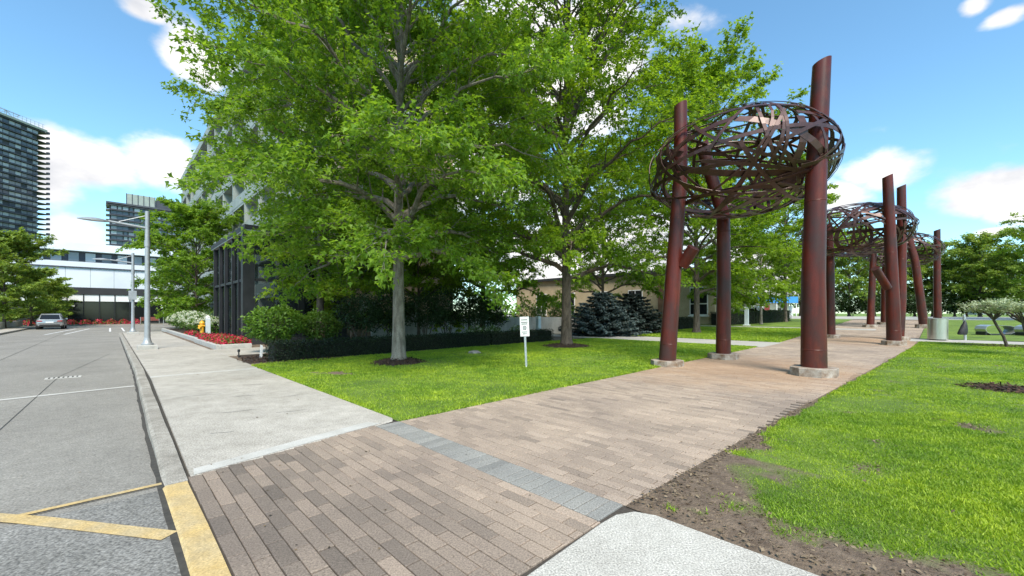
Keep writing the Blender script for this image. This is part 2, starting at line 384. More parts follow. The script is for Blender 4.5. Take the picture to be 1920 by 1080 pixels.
# ------------------------------------------------------------------ numpy mesh builders
def fastmesh(name, verts, quads, mat, v=None, tri=False):
    k = 3 if tri else 4
    me = bpy.data.meshes.new(name); nv = len(verts); nf = len(quads)
    me.vertices.add(nv); me.vertices.foreach_set('co', np.ascontiguousarray(verts, dtype=np.float32).ravel())
    me.loops.add(nf*k); me.loops.foreach_set('vertex_index', np.ascontiguousarray(quads, dtype=np.int32).ravel())
    me.polygons.add(nf); me.polygons.foreach_set('loop_start', np.arange(0, nf*k, k, dtype=np.int32))
    me.update(calc_edges=True)
    if v is not None:
        a = me.attributes.new('v', 'FLOAT', 'POINT'); a.data.foreach_set('value', np.ascontiguousarray(v, dtype=np.float32))
    me.materials.append(mat); return me
def unit(a): return a / np.maximum(np.linalg.norm(a, axis=-1, keepdims=True), 1e-9)
SH_MAPLE = np.array([(0,0,0),(.22,-.46,.10),(.45,-.17,.03),(1,0,-.12),(.45,.17,.03),(.22,.46,.10)]); FC_MAPLE = [(0,1,2,3),(0,3,4,5)]
SH_OVAL = np.array([(0,0,0),(.5,-.30,.05),(1,0,-.08),(.5,.30,.05)]); FC_OVAL = [(0,1,2,3)]
def leafmesh(name, P, D, Nn, size, mat, v, shape='oval'):
    sh, fc = (SH_MAPLE, FC_MAPLE) if shape == 'maple' else (SH_OVAL, FC_OVAL)
    D = unit(D); S = unit(np.cross(Nn, D)); U = np.cross(D, S); n = len(P); K = len(sh)
    size = np.broadcast_to(size, (n,))[:,None,None]
    V = P[:,None,:] + size * (sh[None,:,0:1]*D[:,None,:] + sh[None,:,1:2]*S[:,None,:] + sh[None,:,2:3]*U[:,None,:])
    Q = (np.arange(n)*K)[:,None,None] + np.array(fc)[None]
    return fastmesh(name, V.reshape(-1,3), Q.reshape(-1,4), mat, np.repeat(v, K))

# ------------------------------------------------------------------ trees
def grow(seed, H, Rad, z0, r0, nl, ns=9, ntw=6, lo_el=4, hi_el=62, droop=.16, env_pow=.75, lean=(0,0), flare=1.5, knots=0, env0=.2, zpow=.92):
    rd = random.Random(seed); mb = MB(); P = []; D = []; CL = []
    trunk = []
    nk = 12
    for k in range(nk+1):
        f = k/nk; wob = .10*Rad/5
        trunk.append(Vector((lean[0]*f + wob*math.sin(f*7+seed)*f, lean[1]*f + wob*math.cos(f*5+seed*2)*f, H*.96*f)))
    rr = [r0*(1 - .93*(k/nk)**.85) for k in range(nk+1)]
    pts = [Vector((0,0,-.15)), Vector((0,0,.0)), trunk[0].lerp(trunk[1], .18), trunk[0].lerp(trunk[1], .5)] + trunk[1:]
    rs = [r0*flare*1.15, r0*flare, r0*1.1, r0*1.0] + rr[1:]
    mb.tube(pts, rs, 12)
    def tp(z):
        f = min(max(z/(H*.96), 0), 1)*nk; i = min(int(f), nk-1); return trunk[i].lerp(trunk[i+1], f-i), rr[i]*(1-(f-i)) + rr[i+1]*(f-i)
    for i in range(nl):
        u = (i + rd.random()*.6)/nl; z = z0 + (H*.93 - z0)*u**zpow
        az = i*2.399 + rd.uniform(-.4, .4); env = max(math.sin(math.pi*(env0 + (.97-env0)*u)), .05)**env_pow
        rad = Rad*env*rd.uniform(.82, 1.12); el = R(lo_el + (hi_el-lo_el)*u**.7 + rd.uniform(-7, 7))
        b0, tr = tp(z); dirh = Vector((math.cos(az), math.sin(az), 0)); side = Vector((-dirh.y, dirh.x, 0))
        if u > .55: rad *= .9
        rise = min(rad*math.tan(el), H*1.02 - z); bend = rd.uniform(-.18, .18); lp = []
        nlp = 8
        for k in range(nlp+1):
            f = k/nlp
            lp.append(b0 + dirh*rad*f + side*rad*bend*f*f + Vector((0,0, rise*f**.9 + .10*rad*math.sin(math.pi*f) - (1-u)*droop*rad*f**2.2)) +
                      Vector((rd.uniform(-1,1), rd.uniform(-1,1), rd.uniform(-1,1)))*.03*rad*(0 if k == 0 else 1))
        lr = min(tr*.75, r0*(.42*(1-u)+.14)); mb.tube(lp, [max(lr*(1-.9*k/nlp), .012) for k in range(nlp+1)], 6, False)
        n_s = max(4, int(ns*(.55+.6*rad/Rad)))
        for j in range(n_s + 1):
            f = .16 + .84*(j + rd.random()*.5)/n_s; f = min(f, 1.0)
            ff = f*nlp; ii = min(int(ff), nlp-1); st = lp[ii].lerp(lp[ii+1], ff-ii); tg = (lp[ii+1]-lp[ii]).normalized()
            if j == n_s: sdv = tg
            else:
                sg = 1 if j % 2 else -1; ang = R(rd.uniform(28, 62))*sg
                sdv = tg*math.cos(ang) + side*math.sin(ang) + Vector((0,0, rd.uniform(-.18, .42)))
            sdv.normalize(); sl_ = (rad*(.40*(1-f) + .17) + .25)*rd.uniform(.75, 1.2)
            sp = [st]
            for k in range(1, 4):
                f2 = k/3; sp.append(st + sdv*sl_*f2 + Vector((0,0, .10*sl_*math.sin(3.14*f2) - .12*sl_*f2*f2*(1.2-u))) + Vector((rd.uniform(-1,1), rd.uniform(-1,1), rd.uniform(-1,1)))*.04*sl_)
            mb.tube(sp, [max(lr*.35*(1-f*.6), .010), .009, .007, .004], 4, False)
            clump = rd.random()
            for q in range(ntw):
                g = .15 + .85*(q + rd.random())/ntw; g = min(g, 1); gi = min(int(g*3), 2); ts = sp[gi].lerp(sp[gi+1], g*3-gi)
                td = sdv*rd.uniform(.5, 1.1) + Vector((rd.gauss(0,.55), rd.gauss(0,.55), rd.gauss(.05,.38))); td.normalize()
                tl = rd.uniform(.28, .75)*min(1, .6+Rad/12)
                te = ts + td*tl; mb.tube([ts, te], [.006, .003], 3, False)
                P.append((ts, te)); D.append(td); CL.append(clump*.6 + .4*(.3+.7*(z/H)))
    A = np.array([p[0] for p in P]); B = np.array([p[1] for p in P])
    return mb, A, B, np.array(D), np.array(CL)
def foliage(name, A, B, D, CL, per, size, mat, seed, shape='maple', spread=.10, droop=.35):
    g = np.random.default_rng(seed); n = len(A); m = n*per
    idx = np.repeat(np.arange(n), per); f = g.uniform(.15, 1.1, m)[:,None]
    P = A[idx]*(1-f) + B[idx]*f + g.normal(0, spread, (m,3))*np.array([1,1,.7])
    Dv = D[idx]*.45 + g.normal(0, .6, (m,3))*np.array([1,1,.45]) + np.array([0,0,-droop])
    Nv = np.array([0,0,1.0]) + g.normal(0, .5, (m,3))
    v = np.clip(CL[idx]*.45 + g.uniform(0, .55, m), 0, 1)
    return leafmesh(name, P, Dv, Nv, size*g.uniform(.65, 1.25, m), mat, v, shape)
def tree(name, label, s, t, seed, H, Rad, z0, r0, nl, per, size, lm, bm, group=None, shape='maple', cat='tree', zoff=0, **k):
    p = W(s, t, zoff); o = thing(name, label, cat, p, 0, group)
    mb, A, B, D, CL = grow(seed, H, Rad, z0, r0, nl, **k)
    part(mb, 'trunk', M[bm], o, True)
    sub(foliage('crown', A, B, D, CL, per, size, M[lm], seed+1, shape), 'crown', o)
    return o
def replant(src, label, s, t, rz, sc, group=None):
    o = copy_tree(src); o.location = W(s, t); o.rotation_euler.z = rz; o.scale = sc if isinstance(sc, tuple) else (sc,)*3
    o['label'] = label
    if group: o['group'] = group
    return o
def shrub(name, label, s, t, seed, rx, ry, h, n, size, lm, stems=7, group=None, rz=ROT, base=.18, shape='oval', stemm='twig', cat='shrub', hollow=.55, stemh=.75, zoff=0):
    p = W(s, t, zoff); o = thing(name, label, cat, p, rz, group); g = np.random.default_rng(seed); rd = random.Random(seed)
    mb = MB()
    for i in range(stems):
        a = rd.uniform(0, 6.28); q = rd.uniform(.3, .85)
        mb.tube([(rd.uniform(-.12,.12)*rx, rd.uniform(-.12,.12)*ry, -.05), (math.cos(a)*rx*q*.45, math.sin(a)*ry*q*.45, h*stemh*.5), (math.cos(a)*rx*q, math.sin(a)*ry*q, h*stemh*rd.uniform(.8,1.1))], [.022, .016, .006], 5, False)
    part(mb, 'stems', M[stemm], o)
    u = unit(g.normal(0, 1, (n,3))); r = g.uniform(hollow, 1.0, n)**.6
    lump = 1 + .16*np.sin(u[:,0]*5+seed) * np.cos(u[:,1]*6+seed*2) + .12*np.sin(u[:,2]*8 + u[:,0]*7 + seed*3)
    P = u*(r*lump)[:,None]*np.array([rx, ry, h*(1-base)/2]) + np.array([0,0,h*(1+base)/2]) + g.normal(0, .04, (n,3))
    P[:,2] = np.maximum(P[:,2], .03)
    Dv = u*np.array([1,1,.4]) + g.normal(0, .6, (n,3)); Nv = np.array([0,0,.9]) + u*.6 + g.normal(0, .35, (n,3))
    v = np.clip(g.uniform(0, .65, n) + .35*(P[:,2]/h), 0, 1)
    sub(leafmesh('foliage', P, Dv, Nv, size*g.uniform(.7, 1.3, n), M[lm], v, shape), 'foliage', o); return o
def hedge(name, label, pts, width, h, n, size, lm='hedge', group=None, cat='hedge'):
    a = W(*pts[0]); o = thing(name, label, cat, a, 0, group); g = np.random.default_rng(len(label)+n)
    mb = MB(); Ps = []; Ns = []; tot = sum((W(*pts[i+1])-W(*pts[i])).length for i in range(len(pts)-1))
    for i in range(len(pts)-1):
        p, q = W(*pts[i]), W(*pts[i+1]); dv = q-p; ln = dv.length; dv.normalize(); sv = Vector((-dv.y, dv.x, 0)).normalized()
        mb.add([tuple(x - a) for x in (p-sv*width*.40+dv*.08, q-sv*width*.40-dv*.08, q+sv*width*.40-dv*.08, p+sv*width*.40+dv*.08)] +
               [tuple(x - a + Vector((0,0,h*.94))) for x in (p-sv*width*.40+dv*.08, q-sv*width*.40-dv*.08, q+sv*width*.40-dv*.08, p+sv*width*.40+dv*.08)],
               [(3,2,1,0),(4,5,6,7),(0,1,5,4),(1,2,6,5),(2,3,7,6),(3,0,4,7)])
        m = int(n*ln/tot); f = g.uniform(0, 1, m); face = g.uniform(0, 1, m); wob = g.normal(0, .025, m)
        uu = g.uniform(-.5, .5, m); zz = g.uniform(.02, 1, m)
        lat = np.where(face < .35, uu, np.where(face < .68, -.5, .5))*width; hz = np.where(face < .35, 1.0, zz)*h
        endm = face > .96; fe = np.where(g.uniform(0,1,m) < .5, 0, 1); f = np.where(endm, fe, f); lat = np.where(endm, uu*width, lat)
        lump = .03*np.sin(f*ln*3.1+1)+.02*np.sin(f*ln*7.3)
        X = np.array(p-a)[None] + f[:,None]*np.array(q-p)[None] + (lat*(1+lump) + wob)[:,None]*np.array(sv)[None]; X[:,2] += hz*(1+lump) + wob
        X[:,2] = np.maximum(X[:,2], .0 + f*(q-p).z)
        nn = np.where((face < .35)[:,None], np.array([0,0,1.0])[None], np.sign(lat)[:,None]*np.array(sv)[None]); Ps.append(X); Ns.append(nn)
    part(mb, 'branches', M['hedgecore'], o)
    P = np.concatenate(Ps); Nn = np.concatenate(Ns); m = len(P)
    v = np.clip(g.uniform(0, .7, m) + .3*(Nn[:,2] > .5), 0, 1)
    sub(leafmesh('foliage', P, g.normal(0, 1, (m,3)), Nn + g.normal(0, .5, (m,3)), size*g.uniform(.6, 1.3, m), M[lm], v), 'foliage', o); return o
def spruce(name, label, s, t, seed, H, Rad, lm, n_t=12):
    o = thing(name, label, 'spruce', W(s, t), 0); rd = random.Random(seed); g = np.random.default_rng(seed); mb = MB()
    mb.tube([(0,0,-.1), (0,0,H*.5), (0,0,H*.98)], [.16, .09, .01], 8); P = []; D = []; V = []
    for i in range(n_t):
        z = .25 + (H-.5)*(i/n_t)**1.0; rad = Rad*(1 - (i/n_t))**.75*rd.uniform(.9, 1.05) + .12; nb = 11
        for j in range(nb):
            a = 2*math.pi*(j+rd.random()*.6)/nb + i; e = Vector((math.cos(a), math.sin(a), 0)); sv = Vector((-e.y, e.x, 0)); q = rd.uniform(.8, 1.12)
            pts = [Vector((0,0,z)), Vector((0,0,z)) + e*rad*q*.5 + Vector((0,0,-.04*rad)), Vector((0,0,z)) + e*rad*q + Vector((0,0,.02*rad))]
            mb.tube(pts, [.022, .014, .004], 4, False)
            m = int(70*rad) + 20
            f = g.uniform(.18, 1.05, m); wd = .26*rad*(1.06-f)*1.3 + .04
            lat = g.uniform(-1, 1, m)*wd
            c = np.array(e)[None]*(rad*q*f)[:,None] + np.array(sv)[None]*lat[:,None]
            zz = z - .05*rad*np.sin(3.14*f) + .03*rad*f - np.abs(lat)*.25 + g.normal(0, .025, m)
            c[:,2] += zz; P.append(c); D.append(np.array(e)[None]*.8 + np.array(sv)[None]*np.sign(lat)[:,None]*.6 + g.normal(0, .25, (m,3)) - np.array([0,0,.25])); V.append(g.uniform(0, .5, m) + .5*f)
    part(mb, 'trunk', M['bark2'], o); P = np.concatenate(P); D = np.concatenate(D); v = np.clip(np.concatenate(V), 0, 1)
    sub(leafmesh('crown', P, D, np.array([0,0,1.0]) + g.normal(0, .4, P.shape), .20*g.uniform(.7, 1.3, len(P)), M[lm], v), 'crown', o); return o

# ================================================================== THE GROUND
def sheet(name, ss, lo, hi, nt_, mat, z, bare=None):
    vs = []; fs = []; br = []
    for s_ in ss:
        a, b = lo(s_) if callable(lo) else lo, hi(s_) if callable(hi) else hi
        for k in range(nt_+1):
            t_ = a + (b-a)*k/nt_; zz = z(s_, t_) if callable(z) else z; vs.append(tuple(W(s_, t_, zz))); br.append(bare(s_, t_) if bare else 0)
    m = nt_+1
    for i in range(len(ss)-1):
        for k in range(nt_): fs.append((i*m+k, (i+1)*m+k, (i+1)*m+k+1, i*m+k+1))
    me = bpy.data.meshes.new(name); me.from_pydata(vs, [], fs); me.materials.append(mat)
    if bare: me.attributes.new('bare', 'FLOAT', 'POINT').data.foreach_set('value', br)
    me.polygons.foreach_set('use_smooth', [True]*len(fs)); me.update()
    return link(name, me)
def fr(a, b, n): return [a + (b-a)*i/n for i in range(n+1)]
M['turf'] = pmat('distant_turf', (.09,.15,.018), (.16,.24,.03), .6, .95, fine=.35, finescale=25)
struct(sheet('ground', [-900, -300, -100, -40, 0, 25, 30, 40, 50, 60, 66.2, 90, 150, 400, 900], -900, 900, 30, M['turf'], -.27))
ROADR = .35
def zroad(s_, t_): return -.135 + .11*min(max((7.4 - t_)/2.8, 0), 1)
def ko(t_): return min(max((t_-4.7)*.0135, 0), .14)
road = struct(sheet('road', [-60, -30, -20, -12, -5.8, -3, -1, ROADR, .52], -30, 82, 224, M['road'], zroad))
struct(sheet('driveway', [ROADR-.02, 3, 6, 12, 20], 43.2, 80, 10, M['road'], -.126))
M['road2'] = pmat('coarse_road_concrete', (.155,.15,.138), (.215,.208,.193), 1.2, .9, fine=.55, finescale=55, bumps=.8, bdist=.01, mid=.15, midscale=9)
struct(sheet('road_slab', [-12, -6, -3, -1, ROADR+.02], -6, lambda s_: 4.60 + .02*(s_-.3), 20, M['road2'], lambda a, b: zroad(a, b)+.003))
# joints, drain and markings in the road (thin sheets laid on it)
def strip_on(name, a, b, wd, mat, dz, parent, n=14):
    dz += .003
    vs = []; fs = []; dx, dy = b[0]-a[0], b[1]-a[1]; l = math.hypot(dx, dy); nx, ny = -dy/l*wd/2, dx/l*wd/2
    for i in range(n+1):
        f = i/n; wob = .006*math.sin(f*21)
        for sg in (-1, 1):
            s_, t_ = a[0]+dx*f+nx*sg*(1+wob), a[1]+dy*f+ny*sg*(1+wob); vs.append(tuple(W(s_, t_, zroad(s_, t_)+dz)))
    for i in range(n): fs.append((2*i, 2*i+2, 2*i+3, 2*i+1))
    return MB().add(vs, fs).build(name, mat, parent)
def G(px, py, z=0.0):
    Y = F*(EYE-z)/(py-HZ); return ST((px-CX)/F*Y, Y)
def GR(px, py):
    t_ = 8
    for _ in range(12): s_, t_ = G(px, py, zroad(0, t_))
    return s_, t_
strip_on('expansion_joint', GR(-420, 795), GR(252, 724), .17, M['white_edge'], .004, road)
strip_on('crack', GR(-10, 815), GR(110, 707), .009, M['gap'], .005, road)
strip_on('crack', GR(110, 707), GR(205, 664), .010, M['gap'], .006, road)
strip_on('crack', GR(140, 690), GR(232, 686), .012, M['gap'], .005, road)
a, b = GR(-160, 1012), GR(303, 908)
strip_on('painted_line', a, b, .065, M['yellow'], .005, road)
strip_on('crack', (a[0], a[1]-.05), (b[0], b[1]-.05), .016, M['gap'], .004, road)
strip_on('painted_line', GR(-60, 968), GR(318, 1006), .115, M['yellow'], .006, road)
for q in (0, -1.0): strip_on('painted_line', (-1.5+q, 61), (-2.5+q, 46), .13, M['white_paint'], .005, road)
strip_on('painted_line', (.0, 62), (.0, 50), .13, M['white_paint'], .005, road)
strip_on('painted_line', (.9, 62), (.9, 50), .13, M['white_paint'], .012, road)
strip_on('painted_line', (-5.6, 46.0), (.2, 46.2), .12, M['white_edge'], .005, road)
strip_on('seam', (-2.7, 13), (-2.7, 60), .014, M['gap'], .004, road, 60)
dr = thing('storm_drain', 'small pale slotted storm drain set in the concrete road', 'drain', W(*GR(119, 708), zroad(0, 13)), ROT)
part(MB().box((0,0,.002), (.62,.34,.012)), 'frame', M['white_edge'], dr)
for i in range(7): part(MB().box((-.24+.08*i, 0, .0095), (.032,.24,.004)), 'slot', M['gap'], dr)

# kerb in lengths, the near one painted yellow
kerb = struct(thing('kerb', None, None)); kerb.empty_display_size = .1
def kpiece(name, t0, t1, mat, s0=ROADR-.015, s1=.500, z=0):
    n = max(1, int((t1-t0)/.5)); mb = MB(); vs = []; prof = [(s0-.012,-.25),(s0,z-.03),(s0+.03,z),(s1,z),(s1,-.25)]
    for i in range(n+1):
        t_ = t0+(t1-t0)*i/n; wv = .003*math.sin(t_*2.3) + ko(t_)
        for q, zz in prof: vs.append(tuple(W(q+wv, t_, zz)))
    fs = [tuple(range(5)), tuple(n*5+k for k in reversed(range(5)))]
    for i in range(n):
        for k in range(5): k2 = (k+1) % 5; fs.append((i*5+k, (i+1)*5+k, (i+1)*5+k2, i*5+k2))
    return MB().add(vs, fs).build(name, mat, kerb)
kpiece('yellow_kerb_length', -1.5, 4.62, M['yellow'], ROADR-.035, .492)
edges = [4.635, 10.6, 12.9, 16, 20, 24, 28, 32, 36, 40, 43.3]
for i in range(len(edges)-1): kpiece('kerb_length', edges[i], edges[i+1]-.015, M['kerb'])
MB().add([tuple(W(q, t_, -.035)) for t_, q in ((4.7,.47),(4.7,.60),(15,.61),(15,.74),(43.4,.61),(43.4,.74))], [(0,1,3,2),(2,3,5,4)]).build('joint_filler', M['gap'], kerb)
vs = []; fs = []
for i in range(160):
    t_ = -2 + i*.25; k_ = .03*(1 + .8*mnoise.noise(Vector((t_*2.1, 0, 0))))
    for q in (ROADR-.03-k_+ko(t_), ROADR+.02+ko(t_)): vs.append(tuple(W(q, t_, zroad(0, t_)+.007)))
MB().add(vs, [(2*i, 2*i+1, 2*i+3, 2*i+2) for i in range(159)]).build('road_edge_joint', M['gap'], kerb)
struct(sheet('subsoil', fr(.76, 60, 30), -25, 43, 8, M['soil'], -.03))
# left kerb and pavement of the road
kl = struct(thing('kerb', None, None))
for i in range(8):
    MB().add([tuple(W(*q)) for q in ((-6.0,20+i*7,-.25),(-5.78,20+i*7,-.25),(-5.78,26.98+i*7,-.25),(-6.0,26.98+i*7,-.25),(-6.0,20+i*7,0),(-5.80,20+i*7,0),(-5.80,26.98+i*7,0),(-6.0,26.98+i*7,0))], [(3,2,1,0),(4,5,6,7),(0,1,5,4),(1,2,6,5),(2,3,7,6),(3,0,4,7)]).build('kerb_length', M['kerb'], kl)
struct(MB().prism([W(*q)[:2] for q in ((-7.3,15),(-6.01,15),(-6.01,75.5),(-7.3,75.5))], -.25, -.004).build('pavement', M['walk'], None))
ke = struct(thing('kerb', None, None))
for i in range(6): MB().add([tuple(W(*q)) for q in ((-6+i*2.6,75.6,-.25),(-3.42+i*2.6,75.6,-.25),(-3.42+i*2.6,75.85,-.25),(-6+i*2.6,75.85,-.25),(-6+i*2.6,75.6,.02),(-3.42+i*2.6,75.6,.02),(-3.42+i*2.6,75.85,.02),(-6+i*2.6,75.85,.02))], [(3,2,1,0),(4,5,6,7),(0,1,5,4),(1,2,6,5),(2,3,7,6),(3,0,4,7)]).build('kerb_length', M['kerb'], ke)

# pavement slabs
SW0, SW1 = .645, 2.87
pave = struct(thing('pavement', None, None))
def slab(poly, mat, name='slab', z=0.0): return MB().prism([W(*q)[:2] for q in poly], -.22, z, .012).build(name, mat, pave)
slab([(.528,4.715),(1.7,4.98),(2.62,5.15),(2.80,5.20),(SW1,5.30),(SW1,12.63),(SW0+.03,12.63)], M['walk'])
slab([(SW0+.03,12.645),(SW1,12.645),(SW1,12.86),(SW0+.03,12.86)], M['white_edge'], 'pale_band')
for a, b in ((12.875, 20.3), (20.315, 27.8), (27.815, 35.3), (35.315, 43.3)): slab([(SW0+.03,a),(SW1+.05,a),(SW1+.05,b),(SW0+.03,b)], M['walk'])
# pale trowelled border of the first slab, flush on top
vs = []; fs = []
ed = [(.55,4.735),(1.7,4.995),(2.62,5.163),(2.80,5.213),(2.86,5.31)]; inn = [(.57,4.93),(1.7,5.2),(2.5,5.36),(2.66,5.46),(2.70,5.62)]
for e_, i_ in zip(ed, inn): vs += [tuple(W(*e_, .0035)), tuple(W(*i_, .0035))]
MB().add(vs, [(2*i, 2*i+2, 2*i+3, 2*i+1) for i in range(2)]).build('trowelled_border', M['white_edge'], pave)
slab([(.80,-6),(2.88,-6),(2.88,1.40),(2.82,1.54),(2.68,1.61),(2.5,1.62),(.80,1.57)], M['walk2'])
slab([(SW1+.06,17.2),(8.6,17.2),(8.6,20.5),(SW1+.06,20.5)], M['walk'])

# crossing walks further on
crs = struct(sheet('path', fr(20.3, 24.2, 4), 4.9, 21, 16, M['walkfar'], .004))
struct(sheet('path', fr(37, 38.6, 2), 2.2, 26, 16, M['walkfar'], .006))
struct(sheet('path', fr(28.4, 30.4, 2), -16, .4, 8, M['walkfar'], .006))
struct(sheet('far_road', fr(57, 64, 4) + [66.5], -80, 80, 4, M['walkfar'], .006))

# ---------------------------------------------------------- paved walk
def tlo(s_):
    pts = [(0,1.62),(2.9,1.62),(7.7,1.36),(14,.95),(27.9,.12),(48,-.3)]
    for (a, x), (b, y) in zip(pts, pts[1:]):
        if s_ <= b: return x + (y-x)*(s_-a)/(b-a)
    return -.3
def thi(s_):
    if s_ < 2.87: return 4.735 + (s_-.6)*.22 if s_ < 2.62 else 5.18
    return 5.1 + .02*math.sin(s_*1.3)
path = struct(sheet('paved_walk', fr(.495, 56, 56), lambda s_: (tlo(s_)-.12 if s_ > .7 else -1.3), lambda s_: thi(s_)+.1, 4, pmat('joint_sand', (.04,.033,.026), (.07,.058,.046), 30, .95), -.014))
PWD, PLN = .1055, .332
pav = []          # s, t, ds, dt, grey
s_ = .505; row = 0
while s_ < 55.5:
    if 2.50 < s_ + PWD/2 < 2.95 and not any(p[4] for p in pav):
        t_ = 1.64
        while t_ < 5.05: pav.append((s_+.1725, t_+.0575, .345, .115, True)); t_ += .1155
        s_ += .345; continue
    a, b = tlo(s_+PWD/2), thi(s_+PWD/2)
    if s_ < .66: a = -1.2
    t_ = math.floor(a/PLN)*PLN + (PLN/2 if row % 2 else 0) + .02*math.sin(row*1.7)
    while t_ < b:
        x0, x1 = max(t_, a), min(t_+PLN, b)
        if x1 - x0 > .016: pav.append((s_+PWD/2, (x0+x1)/2, PWD, x1-x0, False))
        t_ += PLN
    s_ += PWD; row += 1
def parea(p):
    w_ = W(p[0], p[1])
    if w_.y < 1.9 or abs(w_.x/w_.y) > 1.32 or (EYE*F/w_.y) > 520: return 0
    return p[2]*p[3]/(w_.y**3)
order = sorted(range(len(pav)), key=lambda i: -parea(pav[i])); near = set(order[:300])
unitp = MB().box((0,0,-.03), (1,1,.06)).mesh('paver', M['paver'])
def nz_(a, b): return mnoise.noise(Vector((a*.9, b*.9, 7.7)))
def pmesh(ds, dt, mat): return MB().box((0,0,-.03), (ds-.007, dt-.009, .06), 0, .004).mesh('paver', mat)
full = pmesh(PWD, PLN, M['paver']); fullw = pmesh(PWD, PLN, M['paver_worn']); fullg = pmesh(.345, .1155, M['paver_grey'])
rest = MB(); vrest = []; restw = MB(); vrw = []; restg = MB(); vrg = []
for i, (ps, pt, ds, dt, gr) in enumerate(pav):
    v = min(max(random.gauss(.5, .24), 0), 1); dz = random.uniform(-.0025, .0025); tw = random.gauss(0, .006)
    worn = False
    if not gr:
        k_ = min(max((ps-.6 + .5*nz_(ps, pt))/2.6, 0), 1); v = min(max(random.gauss(.30 + .42*k_*k_*(3-2*k_), .12), 0), 1)
    if i in near:
        cut = not gr and abs(dt-PLN) > .01
        o = link('paver', pmesh(ds, dt, M['paver_worn' if worn else 'paver']) if cut else (fullg if gr else fullw if worn else full)); o.parent = path
        o.location = W(ps, pt, dz); o.rotation_euler = (random.gauss(0,.004), random.gauss(0,.004), ROT+tw); o.color = (v, v, v, 1)
    else:
        mb, vv = (restg, vrg) if gr else (restw, vrw) if worn else (rest, vrest)
        n0 = len(mb.v); mb.box(W(ps, pt, dz-.03), (ds-.007, dt-.009, .06), ROT+tw, .004); vv += [v]*(len(mb.v)-n0)
for mb, vv, mt in ((rest, vrest, 'paver'), (restw, vrw, 'paver_worn'), (restg, vrg, 'paver_grey')):
    if not mb.v: continue
    o = mb.build('pavers', M[mt], path); o['kind'] = 'stuff'; o.color = (0,0,0,1)
    o.data.attributes.new('v', 'FLOAT', 'POINT').data.foreach_set('value', vv)

# scuffs on the first slab, crumbs and fallen leaf bits on the paving
M['scuff'] = pmat('scuffed_concrete', (.20,.19,.17), (.30,.285,.26), 9, .9, fine=.3, finescale=60)
for k in range(9):
    s0_, t0_ = 1.0 + (k*.618 % 1)*1.6, 6.2 + .62*k; ln_ = .25 + .5*(k*.37 % 1); an_ = -.25 + .12*math.sin(k*3)
    vs = []; n = 10
    for i in range(n+1):
        f = i/n; hw = (.004 + .007*math.sin(math.pi*f))*(1 + .5*math.sin(k+f*17)); x_, y_ = s0_ - ln_/2 + ln_*f, t0_ + an_*ln_*f + .02*math.sin(f*7+k); vs += [tuple(W(x_, y_-hw, .0035)), tuple(W(x_, y_+hw, .0035))]
    MB().add(vs, [(2*i, 2*i+2, 2*i+3, 2*i+1) for i in range(n)]).build('scuff_mark', M['scuff'], pave)
g = np.random.default_rng(77); n = 260; Pd = np.stack([.7 + 15*g.uniform(0,1,n)**1.6, g.uniform(1.7, 5.0, n)], 1); Pd[:60] = np.stack([g.uniform(.9,2.8,60), g.uniform(5.5,14,60)], 1); Pd[60:90] = np.stack([g.uniform(-4,.2,30), g.uniform(3,14,30)], 1)
Pd = np.array([q for q in Pd if q[1] < 5.0 or q[0] < 2.85]); n = len(Pd)
zz_ = np.array([.006 if q[0] > .35 else zroad(0, q[1])+.008 for q in Pd])
Pw = np.stack([PX*Pd[:,0]+RX*Pd[:,1], PY*Pd[:,0]+RY*Pd[:,1], zz_], 1)
tag(link('leaf_litter', leafmesh('leaf_litter', Pw, g.normal(0,1,(n,3))*np.array([1,1,.08]), np.array([0,0,1.0])+g.normal(0,.2,(n,3)), .026*g.uniform(.3,1.3,n), leafmat('dry_leaf_bits', (.05,.035,.022), (.20,.14,.08), .05), g.uniform(0,1,n))), 'scattered dry leaf bits on the paving and road', 'leaf litter', kind='stuff')

# ---------------------------------------------------------- lawns
def nz(x, y, sc, o=0): return mnoise.fractal(Vector((x*sc+o, y*sc-o, o*.37)), 1.0, 2.0, 4)
def bareR(s_, t_):       # bare soil along the worn corner of the right-hand lawn
    e = tlo(s_) - t_                       # distance from the paved edge
    c1 = max(0, 1 - e/ (1.05 if s_ < 4.6 else .55 if s_ < 5.6 else .16)) if s_ < 9 else max(0, 1-e/.12)
    c2 = max(0, 1 - (s_ - 2.88)/1.0) if t_ < 1.6 else 0
    v = max(c1, c2*.95) + .45*nz(s_, t_, 1.1) + .42*nz(s_, t_, 3.4, 5)
    v += .55*max(0, nz(s_, t_, 1.3, 11)-.28)*(1 if s_ < 7 else .3)
    return min(max(v, 0), 1)
def bareL(s_, t_):
    e = min(t_ - thi(max(s_, 2.9)), (s_-2.87)*1.2)
    v = .22*max(0, 1-e/.12) + .33*nz(s_, t_, .8, 3) + .25*nz(s_, t_, 2.6, 8)
    v += .5*max(0, 1-math.hypot(s_-4.1, (t_-10.2)*.8)/1.3)*(1+1.5*nz(s_, t_, 1.9, 4)) + .45*max(0, 1 - (13.75-t_)/.4)
    return min(max(v - .05, 0), 1)
def mound(s_, t_):
    e = min(abs(s_-2.855), abs(t_-tlo(s_)-.012), abs(t_-thi(max(s_, 2.9))+.012), 1)
    return -.006 + (.018 + .02*max(0, nz(s_, t_, .5, 2)+.3))*min(e/.22, 1)
def lawn(name, ss, lo, hi, n, bare): return struct(sheet(name, ss, lo, hi, n, M['grass'], lambda a, b: mound(a, b), bare))
lawnR = lawn('lawn', fr(2.855, 9, 50) + fr(9.3, 28.3, 50), -16, lambda s_: tlo(s_)+.012, 110, bareR)
lawnL = lawn('lawn', fr(2.85, 20.28, 90), lambda s_: thi(max(s_,2.9))-.012, 13.9, 50, bareL)
flat = lambda a, b: 0
